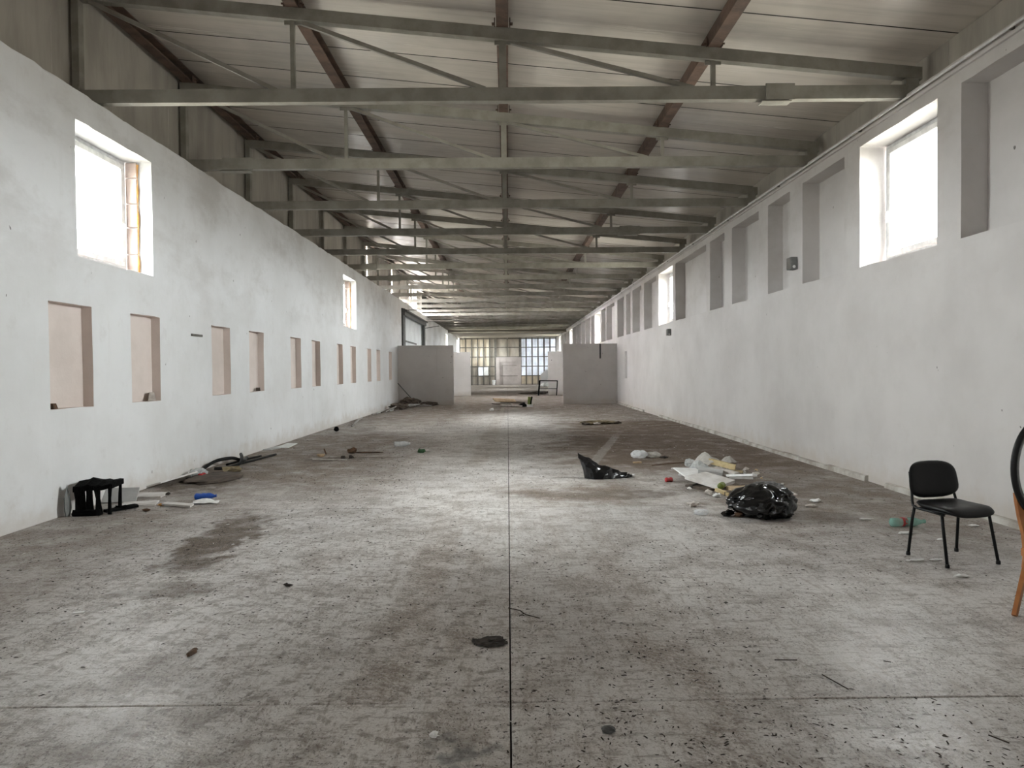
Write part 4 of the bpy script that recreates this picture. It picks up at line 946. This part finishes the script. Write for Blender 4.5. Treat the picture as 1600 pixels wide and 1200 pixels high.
for i in range(7):
    crumple('debris_clump', ('darkboard', 'straw', 'rubble')[i % 3], (2.2 + 0.16 * i, 20.3 + random.uniform(-.2, .5), 0), (0.22, 0.16, 0.07), 100 + i, 'ragged scrap around the spread straw heap', 'debris', 2, .5, 2, 'scraps around the straw heap')
# centre boards by the opening
CB = 'boards lying in the partition opening'
for i, (x, y, sx, sy, rz, tx, m_, lab) in enumerate(((-0.15, 30.9, 0.9, 0.7, 12, 7, 'tan', 'warped tan board on top of the opening boards'), (0.22, 30.7, 0.9, 0.5, -14, 4, 'darkboard', 'dark plank leaning on the opening board pile'), (-0.28, 30.6, 0.7, 0.5, 20, 0, 'darkboard', 'dark plank at the bottom of the opening boards'), (0.15, 30.2, 0.9, 0.35, -6, 0, 'rubble', 'pale thin board in front of the opening boards'))):
    plank('loose_board', m_, (x, y, 0.02 + 0.05 * (3 - i)), (sx, sy, 0.04), R(rz), lab, 'board', (R(tx), R(3)), CB, .08)
crumple('debris_clump', 'char', (0.64, 30.25, 0), (0.3, 0.3, 0.16), 111, 'black lump between boards and yellow-black block', 'debris', 2, .3)
e_ = empty('warning_block', (0.93, 30.2, 0)); tag(e_, 'yellow and black block standing on a white base', 'block')
MB().box((0, 0, 0.05), (0.26, 0.2, 0.10)).build('base', 'white', e_); MB().box((0, 0.03, 0.26), (0.17, 0.12, 0.32), (0, R(5), 0)).build('body', 'green', e_)
MB().box((0.06, 0.02, 0.27), (0.06, 0.13, 0.33), (0, R(12), 0)).build('stripe', 'char', e_)
crumple('paper_scrap', 'paper', (-0.62, 27.3, 0), (0.16, 0.12, 0.12), 112, 'white paper ball in front of the opening boards', 'paper', 2, .3)
# pipes by the left partition
PG = 'pipes tangled by the left partition'
for i in range(9):
    x0, y0 = -4.88 + 0.075 * i, 25.5 + 0.5 * i; x1, y1 = -4.42 + 0.10 * i, 30.2 + 0.10 * i
    o = MB().tube([(x0, y0, .03), ((x0 + x1) / 2 - .08, (y0 + y1) / 2, .04 + .04 * (i % 4)), (x1, y1, .05 + .05 * (i % 3)), (x1 + .35, y1 + .4, .03)], 0.024, 6).build('plastic_pipe', ('pipe', 'greyboard', 'darkboard')[i % 3]); tag(o, 'long thin bent pipe in the tangle by the partition', 'pipe', PG)
for i, (x, y, sx, sz) in enumerate(((-4.45, 28.9, .7, .28), (-4.30, 31.2, .9, .42), (-3.55, 31.8, .8, .2))): crumple('debris_clump', 'darkboard', (x, y, 0), (sx, .7, sz), 120 + i, ('low clump of dark scrap at the wall end of the pipe tangle', 'tallest clump of dark scrap in the partition corner', 'flat dark scrap clump along the partition foot')[i], 'debris', 3, .4, 3)
o = MB().tube([(-4.88, 31.6, 1.02), (-4.83, 31.65, 0.95), (-4.1, 31.9, 0.06)], 0.022, 6).build('leaning_pole', 'darksteel'); tag(o, 'dark pole leaning across the partition corner', 'pole')
o = MB().tube([(-4.44, 20.2, .02), (-4.52, 20.9, .05), (-4.62, 22.0, .09), (-4.80, 23.4, .04)], 0.03, 8).build('plastic_pipe', 'pipe', smooth=True); tag(o, 'single curved grey pipe lying along the wall', 'pipe')
# far things
e_ = empty('clothes_rack', (2.45, 44.6, 0)); 
e_.location = (2.42, 42.9, 0); tag(e_, 'black rectangular metal rack frame standing by the rear partition', 'rack')
for nm, a, b_, r_ in (('post', (-0.58, 0, 0), (-0.48, 0, 0.92), 0.05), ('post', (0.52, 0, 0), (0.58, 0, 0.90), 0.03), ('rail', (-0.5, 0, 0.90), (0.58, 0, 0.88), 0.03), ('rail', (-0.5, 0, 0.42), (0.55, 0, 0.40), 0.02)): MB().tube([a, b_], r_, 8).build(nm, 'char', e_)
for i, (x, y, sx) in enumerate(((1.6, 46, 1.6), (2.2, 47.5, 1.2))): crumple('dirt_heap', 'darkboard', (x, y, -0.02), (sx, 1.5, 0.14), 130 + i, ('dark earth heap beyond the metal frame', 'second dark earth heap behind the metal frame')[i], 'dirt', 3, .4)
o = MB().lathe([(0.13, 0), (0.17, 0.32), (0.18, 0.5), (0.19, 0.52)], 14).build('bucket', 'white', None, (-1.42, 72.3, 0)); tag(o, 'white bucket standing at the far wall', 'bucket')
o = bevel(MB().box((0, 0, 0), (0.46, 0.03, 0.85)).build('white_panel', 'paper', None, (-2.2, 72.85, 1.42)), .01); tag(o, 'white board fixed to the far wall studs', 'board')
for i, x in enumerate((3.2, 3.6, 4.0)): crumple('rubble_piece', 'paper', (x, 64.5, 0), (.5, .4, .35), 140 + i, 'pale rubble lump before the sloped far partition', 'rubble', 2, .4, 2, 'rubble by the sloped partition')

# ---- near floor bits
o = crumple('dry_leaf', 'grit', (-0.12, 4.13, 0), (0.17, 0.11, 0.02), 150, 'black shrivelled leaf beside the floor joint', 'leaf', 3, .9, 1.8)
crumple('stone', 'darksteel', (0.43, 3.09, 0), (0.062, 0.05, 0.03), 151, 'round black stone on the concrete', 'stone', 3, .15)
crumple('paper_scrap', 'paper', (-0.335, 3.07, 0), (0.04, 0.035, 0.02), 152, 'tiny torn white scrap beside the soot stain', 'paper', 2, .5)
plank('paper_scrap', 'paper', (-2.88, 4.73, 0.0), (0.07, 0.04, 0.004), 0.3, 'small white paper tag on bare concrete', 'paper', skew=.01)
crumple('debris_clump', 'grit', (-1.65, 5.27, 0), (0.06, 0.03, 0.02), 153, 'black flake on pale concrete near the tyre tracks', 'debris', 2, .4)
crumple('debris_clump', 'brown', (-1.81, 4.02, 0), (0.04, 0.11, 0.02), 154, 'brown dried clod row on tractor prints', 'debris', 2, .5)
for i, (pts, lab) in enumerate((([(1.615, 3.64), (1.64, 3.55), (1.665, 3.46)], 'straight dark twig lying across pale concrete'), ([(-0.01, 4.72), (0.07, 4.66), (0.10, 4.58), (0.19, 4.50)], 'forked dark twig beside the centre joint'), ([(0.07, 4.66), (0.09, 4.60), (0.06, 4.55)], 'short curl of twig by the forked twig'), ([(2.02, 3.80), (2.05, 3.78)], 'short brown stick fragment on pale concrete'), ([(1.44, 3.83), (1.56, 3.82)], 'thin pale-brown straw lying on pale concrete'), ([(2.06, 3.02), (2.10, 2.95)], 'short dark twig by the cross joint'))):
    o = MB().tube([(x, y, 0.005 + 0.002 * q) for q, (x, y) in enumerate(pts)], 0.003, 5).build('twig', 'twig'); tag(o, lab, 'twig')
# countless crumbs
def crumbs(name, mat, n_, label, rnd, smin, smax, ymax, elong=2.2):
    b = MB()
    for i in range(n_):
        y = 2.4 * (ymax / 2.4) ** rnd.random(); x = rnd.uniform(-1, 1) * min(4.85, 0.85 * y + 0.4)
        if noise.noise(Vector((x * 0.55, y * 0.45, 3.3))) + 0.25 * rnd.uniform(-1, 1) < -0.06: continue
        s_ = rnd.uniform(smin, smax) * (1 + y / 25); a = rnd.random() * 6.28; L = s_ * rnd.uniform(1, elong)
        c, q = math.cos(a), math.sin(a); h = s_ * rnd.uniform(.25, .6)
        p = lambda u, v, z: (x + u * c - v * q, y + u * q + v * c, z)
        b.add([p(-L, -s_ * .4, 0), p(L, -s_ * .5, 0), p(L * .7, s_ * .5, 0), p(-L * .8, s_ * .4, 0), p(-L * .3, -s_ * .1, h), p(L * .4, s_ * .1, h * .8)], [(0, 1, 5, 4), (1, 2, 5), (2, 3, 4, 5), (3, 0, 4)])
    o = b.build(name, mat); tag(o, label, 'debris', kind='stuff')
crumbs('floor_grit', 'grit', 15000, 'countless dark crumbs and flakes scattered over the concrete', random.Random(21), 0.0016, 0.0075, 30)
crumbs('floor_flakes', 'whitegrit', 1300, 'countless pale paper and plaster flakes scattered over the concrete', random.Random(22), 0.003, 0.010, 34)
